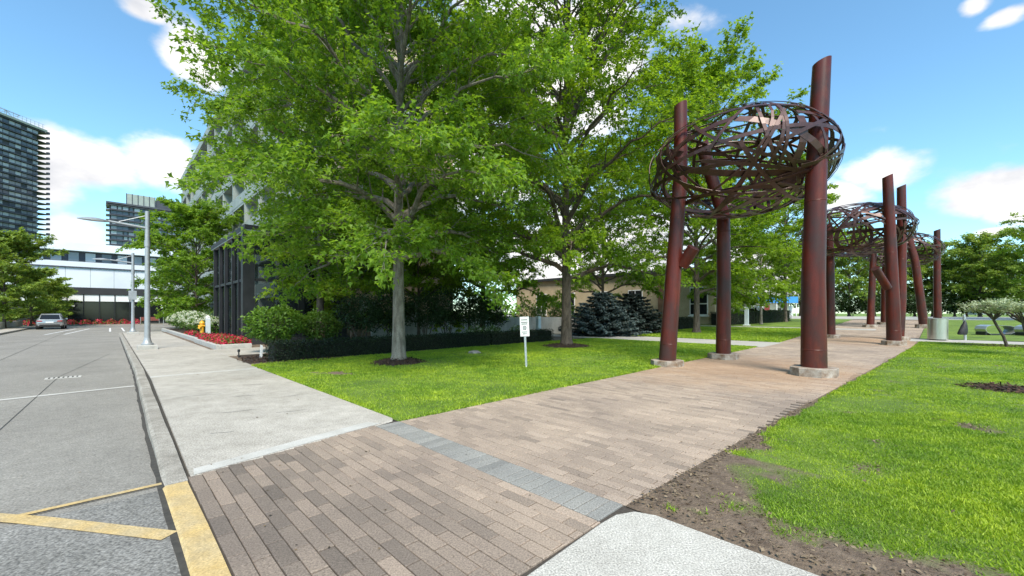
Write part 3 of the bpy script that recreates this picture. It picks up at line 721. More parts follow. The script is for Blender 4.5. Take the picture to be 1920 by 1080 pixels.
lawn2 = lawn('lawn', fr(24.22, 36.98, 20), lambda s_: thi(s_)+.02, 22, 18, lambda a, b: .25*max(0, nz(a, b, .6)))
lawn3 = lawn('lawn', fr(38.62, 57, 18), lambda s_: thi(s_)+.02, 30, 18, lambda a, b: .3*max(0, nz(a, b, .4)))
lawn4 = lawn('lawn', fr(30.42, 57, 18), -30, lambda s_: tlo(s_)-.02, 18, lambda a, b: .25*max(0, nz(a, b, .4)))
def blades(name, label, samples, bare, ymax, hscale, seed, parent=None):
    g = np.random.default_rng(seed); P = np.concatenate(samples); P = P[g.permutation(len(P))]
    keep = []
    for s_, t_ in P:
        q = bare(s_, t_); keep.append(g.uniform() > max(0, (q-.18)/.38))
    P = P[np.array(keep)]; n = len(P)
    X = PX*P[:,0]+RX*P[:,1]; Y = PY*P[:,0]+RY*P[:,1]; Z = np.maximum((P[:,0]-25)*.026, 0)
    a = g.uniform(0, 6.283, n); k = np.clip(Y/7, .8, 2.6); h = hscale*g.uniform(.5, 1.25, n)*np.clip(.85+Y*.02, .9, 1.2); wd = .0092*k*g.uniform(.7, 1.4, n)
    base = np.stack([X, Y, Z+.004], 1); sv = np.stack([np.cos(a), np.sin(a), 0*a], 1)*wd[:,None]
    ld = g.normal(0, .55, (n,2)); tip = base + np.stack([ld[:,0]*h, ld[:,1]*h, h], 1)
    V = np.stack([base-sv, base+sv, tip], 1).reshape(-1,3)
    cl = np.array([.5+.75*mnoise.noise(Vector((x*.8, y*.8, 3.3)))+.5*mnoise.noise(Vector((x*3.1, y*3.1, 1.3))) for x, y in zip(X[::8], Y[::8])]).repeat(8)[:n]
    v = np.clip(.5*g.uniform(0, 1, n) + .5*cl, 0, 1)
    me = fastmesh(name, V, np.arange(n*3).reshape(-1,3), M['blade'], np.repeat(v, 3), True)
    o = link(name, me); return tag(o, label, 'grass', kind='stuff')
def sample(s0, s1, t0, t1, dens, seed, ymin=0, ymax=99):
    g = np.random.default_rng(seed); n = int((s1-s0)*(t1-t0)*dens); P = np.stack([g.uniform(s0, s1, n), g.uniform(t0, t1, n)], 1)
    X = PX*P[:,0]+RX*P[:,1]; Y = PY*P[:,0]+RY*P[:,1]
    return P[(Y > max(ymin, 1.6)) & (Y <= ymax) & (np.abs(X) < 1.36*Y)]
def inR(P): return P[np.array([t_ < tlo(s_)+.015*math.sin(t_*40+s_*33) for s_, t_ in P], bool)] if len(P) else P
R1 = [inR(sample(2.9, 8, -6, 1.65, 14000, 1, 0, 3.6)), inR(sample(2.9, 12, -8, 1.65, 7000, 2, 3.6, 6)), inR(sample(3, 17, -12, 1.65, 2800, 3, 6, 10)), inR(sample(5, 28.3, -14, 1.4, 1000, 4, 10, 21))]
blades('grass', 'bright green lawn grass to the right of the paved walk, worn at its edge', R1, bareR, 20, .035, 11)
L1 = [sample(2.86, 14, 5.06, 13.85, 2600, 5, 0, 11), sample(2.86, 20.3, 5.06, 13.85, 1400, 6, 11, 24)]
blades('grass', 'green lawn grass around the two maple trunks beside the low hedge', L1, bareL, 20, .040, 12)
L2 = [sample(24.2, 37, 5.1, 14, 420, 7, 0, 99)]
blades('grass', 'mown grass between the two crossing concrete paths', L2, flat, 99, .06, 13)
# soil at the worn corner: crumbs and clippings
g = np.random.default_rng(5); P = inR(sample(2.9, 8.5, -4, 1.65, 900, 8, 0, 7)); P = P[np.array([bareR(a, b) > .35 for a, b in P])]
n = len(P); Pw = np.stack([PX*P[:,0]+RX*P[:,1], PY*P[:,0]+RY*P[:,1], np.full(n, .02)], 1)
tag(link('soil_crumbs', leafmesh('soil_crumbs', Pw, g.normal(0,1,(n,3))*np.array([1,1,.25]), np.array([0,0,1.0])+g.normal(0,.35,(n,3)), .028*g.uniform(.4,1.5,n), leafmat('dry_clippings', (.09,.06,.04), (.26,.20,.13), .1), g.uniform(0,1,n))), 'dry clippings and crumbs lying on the bare worn soil', 'soil', kind='stuff')

# mulch
def mulch(name, label, s_, t_, rx, h, seed, ry=None):
    rd = random.Random(seed); o = thing(name, label, 'mulch', W(s_, t_), ROT); ry = ry or rx; mb = MB(); n = 28; rings = [(1.0,-.02),(.93,.02),(.7,h*.55),(.35,h),(0.02,h)]
    vs = []
    jit = [1+rd.uniform(-.08,.08) for _ in range(n)]
    for r_, z in rings:
        for k in range(n): a = 6.2832*k/n; vs.append((rx*r_*jit[k]*math.cos(a), ry*r_*jit[k]*math.sin(a), z + (rd.uniform(-.012,.012) if z > 0 else 0)))
    fs = [(i*n+k, i*n+(k+1)%n, (i+1)*n+(k+1)%n, (i+1)*n+k) for i in range(4) for k in range(n)] + [tuple(4*n+k for k in range(n))]
    part(mb.add(vs, fs), 'mulch_bed', M['mulch'], o, True)
    g = np.random.default_rng(seed); m = int(900*rx); r_ = np.sqrt(g.uniform(0,1,m)); a = g.uniform(0,6.283,m)
    P = np.stack([rx*r_*np.cos(a)*1.02, ry*r_*np.sin(a)*1.02, .02+h*np.clip((1-r_)*1.5,0,1)+.01], 1)
    sub(leafmesh('wood_chips', P, g.normal(0,1,(m,3))*np.array([1,1,.3]), np.array([0,0,1.0])+g.normal(0,.5,(m,3)), .055*g.uniform(.5,1.4,m), M['chips'], g.uniform(0,1,m)), 'wood_chips', o)['kind'] = 'stuff'
    return o
M['chips'] = leafmat('wood_chip', (.022,.013,.009), (.10,.055,.038), .02, .9, (1,1,1))
TA = ST(-3.39, 12.15); TB = ST(2.43, 18.1)
mulch('mulch_ring', 'dark mulch ring around the pale maple trunk nearest the concrete pavement', *TA, .82, .13, 1)
mulch('mulch_ring', 'dark mulch ring around the brown maple trunk by the no-dogs style sign', *TB, 1.15, .12, 2)['label'] = 'dark mulch ring around the brown maple trunk at the end of the low hedge'
mulch('mulch_patch', 'oval patch of dark mulch in the lawn with no trunk', *G(1880, 731), .62, .05, 3)
mulch('mulch_bed', 'dark mulch bed in front of the low hedge beside the pavement', 4.6, 14.9, 1.75, .03, 4, 1.7)
mulch('mulch_strip', 'dark mulch strip under the twisted pale-leaved small trees', 27.6, -2.9, .8, .03, 6, 2.2)
MB().prism([W(*q)[:2] for q in ((3.2,14.0),(17,14.0),(17,19.5),(8.7,19.5),(8.7,17.1),(3.2,17.1))], -.2, .004).build('planting_bed', M['mulch'], None)['kind'] = 'structure'

# ================================================================== SCULPTURES
def strip_mesh(kind, a, b, rd, wd=None):
    """one flat steel strip lying on the squashed shell; returned in nest coordinates"""
    # great-circle arc with random pole, random extent
    while True:
        pole = Vector((rd.gauss(0,1), rd.gauss(0,1), rd.gauss(0,1)*kind)); 
        if pole.length > .2: break
    pole.normalize(); e1 = pole.orthogonal().normalized(); e2 = pole.cross(e1)
    off = rd.uniform(-.5, .5); st = rd.uniform(0, 6.283); ln = R(rd.uniform(70, 185)); n = 16
    wd = wd or rd.uniform(.06, .105); lift = rd.uniform(-.03, .03); vs = []; th = .014
    def S(u):
        x, y, z = u; r = (x*x+y*y)**.5
        p = 2.15; k = ((r**p) + (abs(z)**p))**(-1/p)      # slightly squared, doughnut-like shell
        return Vector((x*k*(a+lift), y*k*(a+lift), z*k*(b+lift)))
    def pt(f, dw):
        o_ = math.asin(max(-.95, min(.95, off))) + dw
        an = st + ln*f; u = (e1*math.cos(an) + e2*math.sin(an))*math.cos(o_) + pole*math.sin(o_); return S(u.normalized())
    for i in range(n+1):
        f = i/n; c = pt(f, 0); l = pt(f, .01) - pt(f, -.01); l.normalize(); tg = pt(f+.01, 0) - pt(f-.01, 0); nn = l.cross(tg).normalized()
        for sg, tz in ((-1,-1),(1,-1),(1,1),(-1,1)): vs.append(tuple(c + l*sg*wd/2 + nn*tz*th/2))
    fs = [(0,1,2,3), tuple(n*4+k for k in (3,2,1,0))]
    for i in range(n):
        for k in range(4): k2 = (k+1) % 4; fs.append((i*4+k, (i+1)*4+k, (i+1)*4+k2, i*4+k2))
    return MB().add(vs, fs).mesh('strip', M['strip'])
def ring_mesh(r, z, wd, th=.016, tilt=0, slope=.35):
    vs = []; n = 48
    for i in range(n):
        an = 6.2832*i/n; e = Vector((math.cos(an), math.sin(an), 0)); l = (e*slope + Vector((0,0,1))).normalized(); nn = (e - l*e.dot(l)).normalized(); c = e*r + Vector((0,0,z + tilt*math.cos(an+.6)))
        for sg, tz in ((-1,-1),(1,-1),(1,1),(-1,1)): vs.append(tuple(c + l*sg*wd/2 + nn*tz*th/2))
    fs = [(i*4+k, ((i+1)%n)*4+k, ((i+1)%n)*4+(k+1)%4, i*4+(k+1)%4) for i in range(n) for k in range(4)]
    return MB().add(vs, fs).mesh('rim', M['strip'])
def sculpture(label, center, cz, cols, seed, nstrip, a=2.38, b=1.30):
    rd = random.Random(seed); base = Vector((center[0], center[1], 0)); s0, _ = ST(*center); base.z = zg(s0)
    o = thing('nest_sculpture', label, 'sculpture', base, 0, 'rust-red nest sculptures along the paved walk')
    nest = sub(ring_mesh(a*.62, -b*.80, .13, slope=1.6), 'nest', o, (0,0,cz-base.z), (R(rd.uniform(-3,3)), R(rd.uniform(-3,3)), 0))
    sub(ring_mesh(a*.60, b*.80, .10, slope=-1.8), 'rim', nest); sub(ring_mesh(a*.985, -.1, .09, tilt=.3, slope=.02), 'rim', nest)
    for i in range(nstrip):
        sub(strip_mesh(1.0 if i % 3 == 0 else .42, a, b, rd), 'strip', nest)
    for i in range(int(nstrip*.16)):
        sub(strip_mesh(1.2, a*.97, b*.97, rd, rd.uniform(.13,.2)), 'strip', nest)
    for (pts, rb, rt, pl, stub) in cols:
        px0 = Vector(pts[0]); zb = zg(ST(px0.x, px0.y)[0])
        loc = [Vector(p) - base for p in pts]
        loc[0].z = zb - base.z + pl[2]-.05
        # mitred tube; tip cut at a slant
        rads = [rb + (rt-rb)*(loc[i].z/loc[-1].z) for i in range(len(loc))]
        mb = MB().tube(loc, rads, 24); n = 24; last = len(mb.v)-n
        for k in range(n):
            x, y, z = mb.v[last+k]; dx = (x-loc[-1].x); dy = y-loc[-1].y; mb.v[last+k] = (x, y, z + .45*(dx*.8 - dy*.3))
        col = part(mb, 'column', M['rust'], o, True)
        # weld rings
        for zz in (.62, (cz-base.z)*.74):
            f = 0; q = None
            for i in range(len(loc)-1):
                if loc[i].z <= zz <= loc[i+1].z: g_ = (zz-loc[i].z)/(loc[i+1].z-loc[i].z); q = loc[i].lerp(loc[i+1], g_); rq = rads[i]+(rads[i+1]-rads[i])*g_
            if q is not None: part(MB().tube([q-Vector((0,0,.012)), q, q+Vector((0,0,.012))], [rq, rq+.006, rq], 24, False), 'weld_seam', M['rust'], col, True)
        if stub:
            p0, p1, r_ = stub; part(MB().tube([Vector(p0)-base, Vector(p1)-base], [r_, r_*.96], 20), 'branch_stub', M['rust'], o, True)
        # chamfered concrete footing
        hx, hy, hz_, cut, rz = pl; c = Vector((px0.x, px0.y, zb)) - base
        poly = []
        for sx, sy in ((1,-1),(1,1),(-1,1),(-1,-1)):
            q1 = (sx*hx, sy*(hy-cut)); q2 = (sx*(hx-cut), sy*hy); poly += [q1, q2] if sx*sy < 0 and sx > 0 or (sx < 0 and sy > 0 and False) else ([q2, q1] if False else [q1, q2])
        hull = []
        for k in range(8):
            an = 6.2832*k/8 + .39; hull.append((max(-hx, min(hx, math.cos(an)*(hx*1.25))), max(-hy, min(hy, math.sin(an)*(hy*1.25)))))
        cr, sr = math.cos(rz), math.sin(rz)
        part(MB().prism([(c.x+x*cr-y*sr, c.y+x*sr+y*cr) for x, y in hull], c.z-.08, c.z+hz_, .012), 'footing', M['plinth'], o)
    return o
def P3(px, py, Y): return ((px-CX)/F*Y, Y, EYE + (HZ-py)/F*Y)
S1 = sculpture('rust-red steel strip nest on three columns by the worn lawn, one with a short stub', (6.43, 11.6), 5.66, [
    ([P3(1251,687,11.6), P3(1262,520,11.6), P3(1276,330,11.6), P3(1276,196,11.6)], .235, .175, (.42,.40,.16,.1,ROT), (P3(1279,498,11.5), P3(1301,464,11.2), .17)),
    ([P3(1356,674,13.4), P3(1357,520,13.4), P3(1356,402,13.4), P3(1330,320,13.5), P3(1316,270,13.5)], .225, .19, (.46,.42,.17,.1,ROT), None),
    ([P3(1526,706,9.8), P3(1525,520,9.8), P3(1531,300,9.8), P3(1541,116,9.8)], .270, .190, (.47,.45,.20,.12,ROT), None)], 3, 60)
S2 = sculpture('rust-red steel strip nest on three columns, middle one along the walk, side pipe stub', (17.9, 21.2), 5.80, [
    ([P3(1676,649,18.9), P3(1674,560,18.9), P3(1668,420,18.9), P3(1664,330,18.9)], .27, .19, (.48,.44,.20,.1,ROT), (P3(1664,540,18.7), P3(1641,503,18.5), .17)),
    ([P3(1557,636,23.0), P3(1556,480,23.0), P3(1552,420,23.0)], .24, .2, (.44,.42,.18,.1,ROT), None),
    ([P3(1684,641,21.2), P3(1689,560,21.2), P3(1691,430,21.2), P3(1690,349,21.2)], .24, .18, (.5,.46,.18,.1,ROT), None)], 11, 60)
S3 = sculpture('rust-red steel strip nest on four columns, farthest along the walk behind the steel bin', (29.9, 31.2), 6.35, [
    ([P3(1632,612,31.0), P3(1634,560,31.0), P3(1638,470,31.0)], .24, .2, (.5,.46,.2,.1,ROT), None),
    ([P3(1732,616,29.2), P3(1727,570,29.2), P3(1716,490,29.2), P3(1702,440,29.4)], .26, .21, (.5,.46,.26,.1,ROT), None),
    ([P3(1758,612,31.6), P3(1757,520,31.6), P3(1757,431,31.6)], .25, .19, (.5,.46,.2,.1,ROT), None),
    ([P3(1658,606,34.0), P3(1658,520,34.0), P3(1662,470,34.0)], .24, .2, (.5,.46,.2,.1,ROT), None)], 23, 52)

# ================================================================== STREET FURNITURE
def lamp_post(label, s_, t_):
    o = thing('street_lamp', label, 'street lamp', W(s_, t_), ROT, 'grey street lamps on the pavement')
    part(MB().box((0,0,.09), (.62,.62,.18), 0, .02), 'concrete_base', M['plinthg'], o)
    part(MB().lathe((0,0,.18), [(.20,0),(.20,.05),(.15,.09),(.115,.22),(.105,.3)], 14), 'flange', M['grey'], o, True)
    pole = part(MB().tube([(0,0,.3),(0,0,3.2),(0,0,5.72)], [.10,.085,.075], 14), 'pole', M['grey'], o, True)
    part(MB().tube([(0,0,4.25),(0,0,4.5)], .098, 14), 'collar', M['grey'], pole, True)
    part(MB().tube([(.0,0,5.02),(-1.15,0,5.14)], [.045,.04], 10), 'arm', M['grey'], o, True)
    part(MB().tube([(0,0,5.55),(-.85,0,5.16)], .016, 8), 'brace_rod', M['grey'], o, True)
    vs = []; fs = []; n = 14; m = 8        # shallow leaf-shaped reflector
    for i in range(n+1):
        f = i/n; hw = .17*math.sin(math.pi*min(max(f,.02),.98))**.6 + .01
        for k in range(m+1): q = -1 + 2*k/m; vs.append((-1.08-.92*f, q*hw, 5.13 + .09*math.sin(math.pi*f)*(1-q*q*.8)))
        
    for i in range(n):
        for k in range(m): fs.append((i*(m+1)+k, (i+1)*(m+1)+k, (i+1)*(m+1)+k+1, i*(m+1)+k+1))
    off = len(vs); vs += [(x, y, z-.025-.03*math.sin(math.pi*i_/len(vs))) for i_, (x, y, z) in enumerate(vs)]
    fs += [tuple(off+i for i in reversed(f)) for f in fs]
    for i in range(n):
        for k in (0, m): fs.append((i*(m+1)+k, (i+1)*(m+1)+k, off+(i+1)*(m+1)+k, off+i*(m+1)+k))
    lum = part(MB().add(vs, fs), 'luminaire', M['grey'], o, True)
    part(MB().box((-1.45,0,5.135), (.34,.16,.05)), 'lens', M['white'], lum)
    return o
M['plinthg'] = pmat('lamp_base_concrete', (.34,.33,.31), (.44,.43,.40), 4, .85, fine=.2, finescale=60)
lamp_post('tall grey street lamp with leaf-shaped head beside the red flower bed', 1.1, 22.6)
lp = lamp_post('tall grey street lamp with a small box on its pole, close to the red bench', 1.14, 39.0)
part(MB().box((-.02,-.02,2.75), (.42,.3,.62)), 'box', M['grey'], lp)

def sign_post():
    s_, t_ = ST((987-CX)/F*11.2, 11.2); o = thing('sign', 'small white notice with a crossed circle on a leaning metal post in the lawn', 'sign', W(s_, t_), 0)
    o.rotation_euler = (0, R(-2.5), R(-4))
    part(MB().tube([(0,0,-.1),(0,0,.08)], [.02,.02], 8), 'ground_sleeve', M['white'], o)
    part(MB().box((0,0,.72), (.055,.04,1.34)), 'post', M['galv'], o)
    pl = part(MB().box((0,-.028,1.13), (.25,.006,.54), 0), 'plate', M['white'], o)
    y = -.0335
    for wd, z in ((.17,1.315),(.18,1.245),(.16,1.20),(.15,.98),(.11,.93)):
        n = 5 if wd > .14 else 3
        for i in range(n): part(MB().box((-wd/2 + wd*(i+.45)/n, y, z), (wd/n*.78,.003,.022)), 'lettering', M['print'], pl)
    rg = MB(); n = 24
    for i in range(n): a0, a1 = 6.2832*i/n, 6.2832*(i+1)/n; rg.add([(r_*math.cos(q), y, 1.09+r_*1.15*math.sin(q)) for q in (a0, a1) for r_ in (.036,.05)], [(0,1,3,2)])
    part(rg, 'circle', M['print'], pl); 
    for sg in (1,-1): part(MB().add([(-.03-.007,y-.001,1.09-.035*sg),(-.03+.007,y-.001,1.09-.035*sg),(.03+.007,y-.001,1.09+.035*sg),(.03-.007,y-.001,1.09+.035*sg)], [(0,1,2,3)]), 'cross_bar', M['print'], pl)
    for z in (1.375, .885): part(MB().tube([(0,y+.002,z),(0,y-.004,z)], .009, 8), 'bolt', M['galv'], pl)
sign_post()

def bollard(label, s_, t_, h, r_=.11, domed=False, z=0):
    o = thing('light_bollard', label, 'bollard', W(s_, t_, z), ROT)
    part(MB().box((0,0,.03), (r_*3,r_*3,.1), 0, .01), 'base', M['white'], o)
    part(MB().box((0,0,.05+h*.42), (r_*1.75,r_*1.75,h*.84), 0, .01), 'shaft', M['bollard'], o)
    part(MB().box((0,0,h*.90), (r_*1.55,r_*1.55,h*.10)), 'lens', M['white'], o)
    part(MB().box((0,0,h*.97), (r_*1.9,r_*1.9,h*.06), 0, .012) if not domed else MB().lathe((0,0,h*.94), [(r_*.95,0),(r_*.9,.04),(r_*.55,.09),(.01,.11)], 14), 'cap', M['white'], o, domed)
    return o
M['bollard'] = pmat('pale_blue_grey_enamel', (.50,.56,.58), (.58,.63,.65), 3, .5)
bollard('pale light bollard with a domed cap beside the yellow hydrant', 4.1, 29.6, 1.2, .12, True, .12)
bollard('square pale light bollard standing before the low concrete wall', *ST(1.62, 25), 1.3, .13)
bollard('tall white light bollard by the clipped hedge near the blue-roofed shelter', *at(1400, 35.9), 1.65, .16)

def hydrant(s_, t_):
    o = thing('fire_hydrant', 'yellow fire hydrant among white hydrangeas and red flowers', 'hydrant', W(s_, t_, .12), ROT-.8)
    part(MB().lathe((0,0,0), [(.15,0),(.15,.05),(.11,.07),(.105,.55),(.135,.57),(.135,.62),(.115,.64),(.12,.74)], 16), 'barrel', M['hydrant'], o, True)
    bo = part(MB().lathe((0,0,.74), [(.145,0),(.145,.03),(.125,.06),(.09,.13),(.03,.16),(.03,.20),(.008,.205)], 16), 'bonnet', M['hydrant'], o, True)
    for a in (0, math.pi): part(MB().tube([(.09*math.cos(a),0,.60),(.21*math.cos(a),0,.60)], [.05,.055], 10), 'side_nozzle', M['hydrant'], o, True)
    part(MB().tube([(0,-.09,.50),(0,-.23,.50)], [.07,.078], 12), 'front_nozzle', M['hydrant'], o, True)
hydrant(4.0, 31.0)

def bin_():
    o = thing('litter_bin', 'round brushed stainless steel litter bin beside the walk', 'litter bin', W(*at(1758, 20.6)), ROT); r_ = .37
    part(MB().lathe((0,0,.05), [(r_,0),(r_,1.02),(r_+.012,1.03),(r_+.012,1.06),(r_-.03,1.065),(r_-.05,1.0),(.05,.98)], 32), 'shell', M['steel'], o, True)
    part(MB().lathe((0,0,-.01), [(.3,0),(.3,.07)], 20), 'plinth', M['rubber'], o)
    part(MB().lathe((0,0,1.05), [(.25,0),(.25,.025)], 24), 'opening', M['black'], o)
    for k in range(3): a = k*2.1+.6; part(MB().box((r_*math.cos(a), r_*math.sin(a), .57), (.012,.03,1.0), a), 'seam', M['steel'], o)
bin_()
def bagpost():
    s_, t_ = at(1810, 20.3); o = thing('post', 'short grey post with a black bag tied to it near the steel bin', 'post', W(s_, t_, .0), 0); o.rotation_euler = (0, R(-3), 0)
    part(MB().tube([(0,0,-.1),(0,0,1.25)], .055, 10), 'shaft', M['galv'], o, True); part(MB().lathe((0,0,1.25), [(.06,0),(.05,.03)], 10), 'cap', M['galv'], o)
    b = tag(link('bag', None), 'black nylon bag hanging from the grey post', 'bag'); b.location = W(s_, t_, 0) + Vector((-.10,-.08,.28))
    vs = []; prof = [(.02,.86,.02),(.06,.80,.05),(.12,.58,.10),(.20,.28,.12),(.23,.08,.12),(.20,.0,.09)]
    for r_, z, d_ in prof:
        for k in range(12): a = 6.2832*k/12; vs.append((-.13*(1-z/.86)+r_*math.cos(a)*(1+.12*math.sin(5*a+z*9)), d_*math.sin(a)*(1+.1*math.cos(3*a)), z*.8))
    fs = [(i*12+k, i*12+(k+1)%12, (i+1)*12+(k+1)%12, (i+1)*12+k) for i in range(5) for k in range(12)] + [tuple(range(12)), tuple(60+k for k in reversed(range(12)))]
    part(MB().add(vs, fs), 'pouch', M['blackbag'], b, True); part(MB().tube([(0,0,.66),(.06,.04,.78),(.10,.08,.80)], .012, 6), 'strap', M['blackbag'], b)
bagpost()

def loop_bench(label, s_, t_, rz, ln):
    o = thing('loop_bench', label, 'bench', W(s_, t_), rz, 'grey metal loop benches on the far lawn'); n = 16; vs = []; fs = []
    hl = ln/2; path_ = [(-hl*.62,.04),(-hl*.9,.16),(-hl,.34),(-hl*.9,.50),(-hl*.6,.58),(0,.56),(hl*.6,.52),(hl*.9,.46),(hl,.32),(hl*.9,.16),(hl*.62,.04)]
    for x, z in path_:
        for y in (-.26,.26): vs += [(x*1.0, y, z), (x*.965, y, z*.93+.02)]
    m = 4
    for i in range(len(path_)-1):
        for a_, b_ in ((0,2),(2,3),(3,1),(1,0)): fs.append((i*m+a_, i*m+b_, (i+1)*m+b_, (i+1)*m+a_))
    part(MB().add(vs, fs), 'seat_shell', M['chrome'], o)
    part(MB().box((0,0,.025), (ln*.66,.5,.06), 0, .01), 'ground_rail', M['black'], o)
    for sg in (-1,1): part(MB().box((sg*hl*.9,0,.07), (.10,.46,.2)), 'foot', M['black'], o)
loop_bench('grey metal loop bench on the lawn behind the black bag post', *at(1866, 22.8), R(4), 1.9)
loop_bench('grey metal loop bench half hidden by the twisted small trees', *at(1942, 22.0), R(4), 1.9)

def park_bench(label, s_, t_):
    o = thing('park_bench', label, 'bench', W(s_, t_, .0), ROT)
    for x in (-.98,.98):
        part(MB().box((x,0,.33), (.06,.5,.66)).box((x,.26,.62), (.06,.06,.62)), 'end_frame', M['chrome'], o)
    for i in range(4): part(MB().box((0,-.18+.125*i,.44), (1.98,.10,.035), 0, .008), 'seat_slat', M['red_wood'], o)
    for i in range(4): part(MB().box((0,.25,.54+.115*i), (1.98,.035,.09)), 'back_slat', M['red_wood'], o)
park_bench('red-brown slatted park bench at the end of the road', 4.0, 76.8)
def small_sign(s_, t_):
    o = thing('parking_sign', 'small white sign with a dark round symbol on a post by the far trees', 'sign', W(s_, t_), ROT-.2)
    part(MB().tube([(0,0,-.1),(0,0,2.7)], .035, 8), 'post', M['galv'], o); pl = part(MB().box((0,-.05,2.35), (.46,.02,.5)), 'plate', M['white'], o)
    part(MB().tube([(0,-.058,2.37),(0,-.064,2.37)], .15, 18), 'symbol', M['print'], pl)
small_sign(4.7, 66)
o = thing('marker_stake', 'short white marker stake at the near end of the low hedge', 'stake', W(*G(489, 671)), ROT)
part(MB().add([(-.035,-.02,-.05),(.035,-.02,-.05),(.035,.02,-.05),(-.035,.02,-.05),(-.01,-.02,.45),(.06,-.02,.40),(.06,.02,.40),(-.01,.02,.45)], [(3,2,1,0),(4,5,6,7),(0,1,5,4),(1,2,6,5),(2,3,7,6),(3,0,4,7)]), 'stake', M['white'], o)
o = thing('path_light', 'stubby black garden spike light in the mulch by the pavement', 'garden light', W(3.15, 16.55, .0), 0)
part(MB().tube([(0,0,-.05),(0,0,.16)], .02, 8), 'spike', M['black'], o); part(MB().lathe((0,0,.16), [(.035,0),(.04,.02),(.04,.08),(.02,.09)], 12), 'head', M['black'], o)
def rock(label, s_, t_, r_, seed):
    bm = bmesh.new(); bmesh.ops.create_icosphere(bm, subdivisions=2, radius=r_)
    for v in bm.verts: v.co *= 1 + .35*mnoise.noise(v.co*4.1/r_*.5 + Vector((seed,0,0))); v.co.z *= .55; v.co.z += r_*.3; v.co.x *= 1.4
    me = bpy.data.meshes.new('stone'); bm.to_mesh(me); bm.free(); me.materials.append(M['stone']); o = link('stone', me); o.location = W(s_, t_); tag(o, label, 'stone')
rock('small grey stone on the grass edge before the low hedge', *G(889, 664), .17, 3)

# ================================================================== VEHICLES
def car(label, s_, t_, rz, paint, group=None):
    o = thing('car', label, 'car', W(s_, t_, -.126 if s_ < 20 else .01), rz, group)     # front towards local +y
    # loft: stations along y: (y, half width, floor z, shoulder z)
    st = [(-2.25,.70,.50,.86),(-2.20,.84,.36,.98),(-1.9,.92,.28,1.03),(-1.2,.945,.24,1.02),(0,.95,.22,.99),(1.2,.945,.24,.96),(1.75,.92,.26,.92),(2.1,.86,.30,.82),(2.28,.74,.38,.70)]
    vs = []; fs = []
    for y, hw, zf, zs in st:
        prof = [(-hw*.86,zf),(-hw,zf+.16),(-hw*1.0,zs-.24),(-hw*.95,zs-.05),(-hw*.80,zs),(hw*.80,zs),(hw*.95,zs-.05),(hw,zs-.24),(hw,zf+.16),(hw*.86,zf)]
        vs += [(x, y, z) for x, z in prof]
    m = 10
    for i in range(len(st)-1):
        for k in range(m): k2 = (k+1) % m; fs.append((i*m+k, i*m+k2, (i+1)*m+k2, (i+1)*m+k))
    fs += [tuple(reversed(range(m))), tuple((len(st)-1)*m+k for k in range(m))]
    body = part(MB().add(vs, fs), 'body', paint, o, True)
    cab = [(-2.02,.74,.98),(-1.62,.63,1.47),(-1.3,.62,1.555),(-.3,.63,1.575),(.35,.61,1.49),(1.12,.76,.95)]
    vs = []; fs = []
    for y, hw, z in cab: vs += [(-hw*1.0, y, z), (hw*1.0, y, z)]
    lowr = [(-2.02,.80,.96),(-1.62,.84,.99),(-1.3,.86,1.0),(-.3,.87,.99),(.35,.86,.97),(1.12,.80,.93)]
    for y, hw, z in lowr: vs += [(-hw, y, z), (hw, y, z)]
    n = len(cab)
    for i in range(n-1): fs += [(2*i, 2*i+1, 2*i+3, 2*i+2), (2*i, 2*i+2, 2*n+2*i+2, 2*n+2*i), (2*i+1, 2*n+2*i+1, 2*n+2*i+3, 2*i+3)]
    part(MB().add(vs, fs), 'roof', paint, o, True)
    # windows, each its own
    def pane(q, name): part(MB().add(q, [(0,1,2,3)]), name, M['glass'], o)
    pane([(-.68,-2.02,1.03),(.68,-2.02,1.03),(.58,-1.67,1.45),(-.58,-1.67,1.45)], 'rear_window'); pane([(.66,1.06,1.0),(-.66,1.06,1.0),(-.56,.42,1.47),(.56,.42,1.47)], 'windscreen')
    for sg in (-1,1):
        for a, b in ((-1.5,-.45),(-.35,.55)):
            part(MB().add([(sg*.865,a,1.03),(sg*.865,b,1.03),(sg*.66,min(b,.32),1.45),(sg*.66,a+.1,1.45)], [(0,1,2,3) if sg > 0 else (3,2,1,0)]), 'side_window', M['glass'], o)
        part(MB().box((sg*.66,-2.245,.84), (.36,.05,.12), 0, .01), 'tail_light', M['tail'], o)
        part(MB().box((sg*.98,.75,1.03), (.16,.12,.12), 0, .02), 'wing_mirror', paint, o)
        for y in (-1.42,1.42):
            wh = part(MB().tube([(sg*.70,y,.335),(sg*.945,y,.335)], .335, 24), 'wheel', M['rubber'], o, True)
            part(MB().tube([(sg*.94,y,.335),(sg*.955,y,.335)], .22, 16), 'rim', M['chrome'], wh)
    part(MB().box((0,-2.27,.72), (.52,.02,.13)), 'number_plate', M['white'], o)
    part(MB().box((0,-2.24,.42), (1.34,.10,.16), 0, .02), 'rear_diffuser', M['rubber'], o); part(MB().box((0,-2.262,.90), (1.1,.02,.05)), 'chrome_strip', M['chrome'], o)
    return o
M['tail'] = pmat('tail_light_red', (.28,.015,.012), (.34,.02,.016), 4, .2)
M['silver'] = pmat('silver_car_paint', (.40,.41,.42), (.44,.45,.46), 1, .28, .6); M['whitep'] = pmat('white_car_paint', (.70,.70,.70), None, 1, .25)
YR = math.atan2(RY, RX) - math.pi/2
car('silver car parked at the left kerb, seen from behind', -4.25, 63, YR, M['silver'])
car('white car half hidden behind the clipped hedge and tree trunks', *at(1395, 46), ROT, M['whitep'])

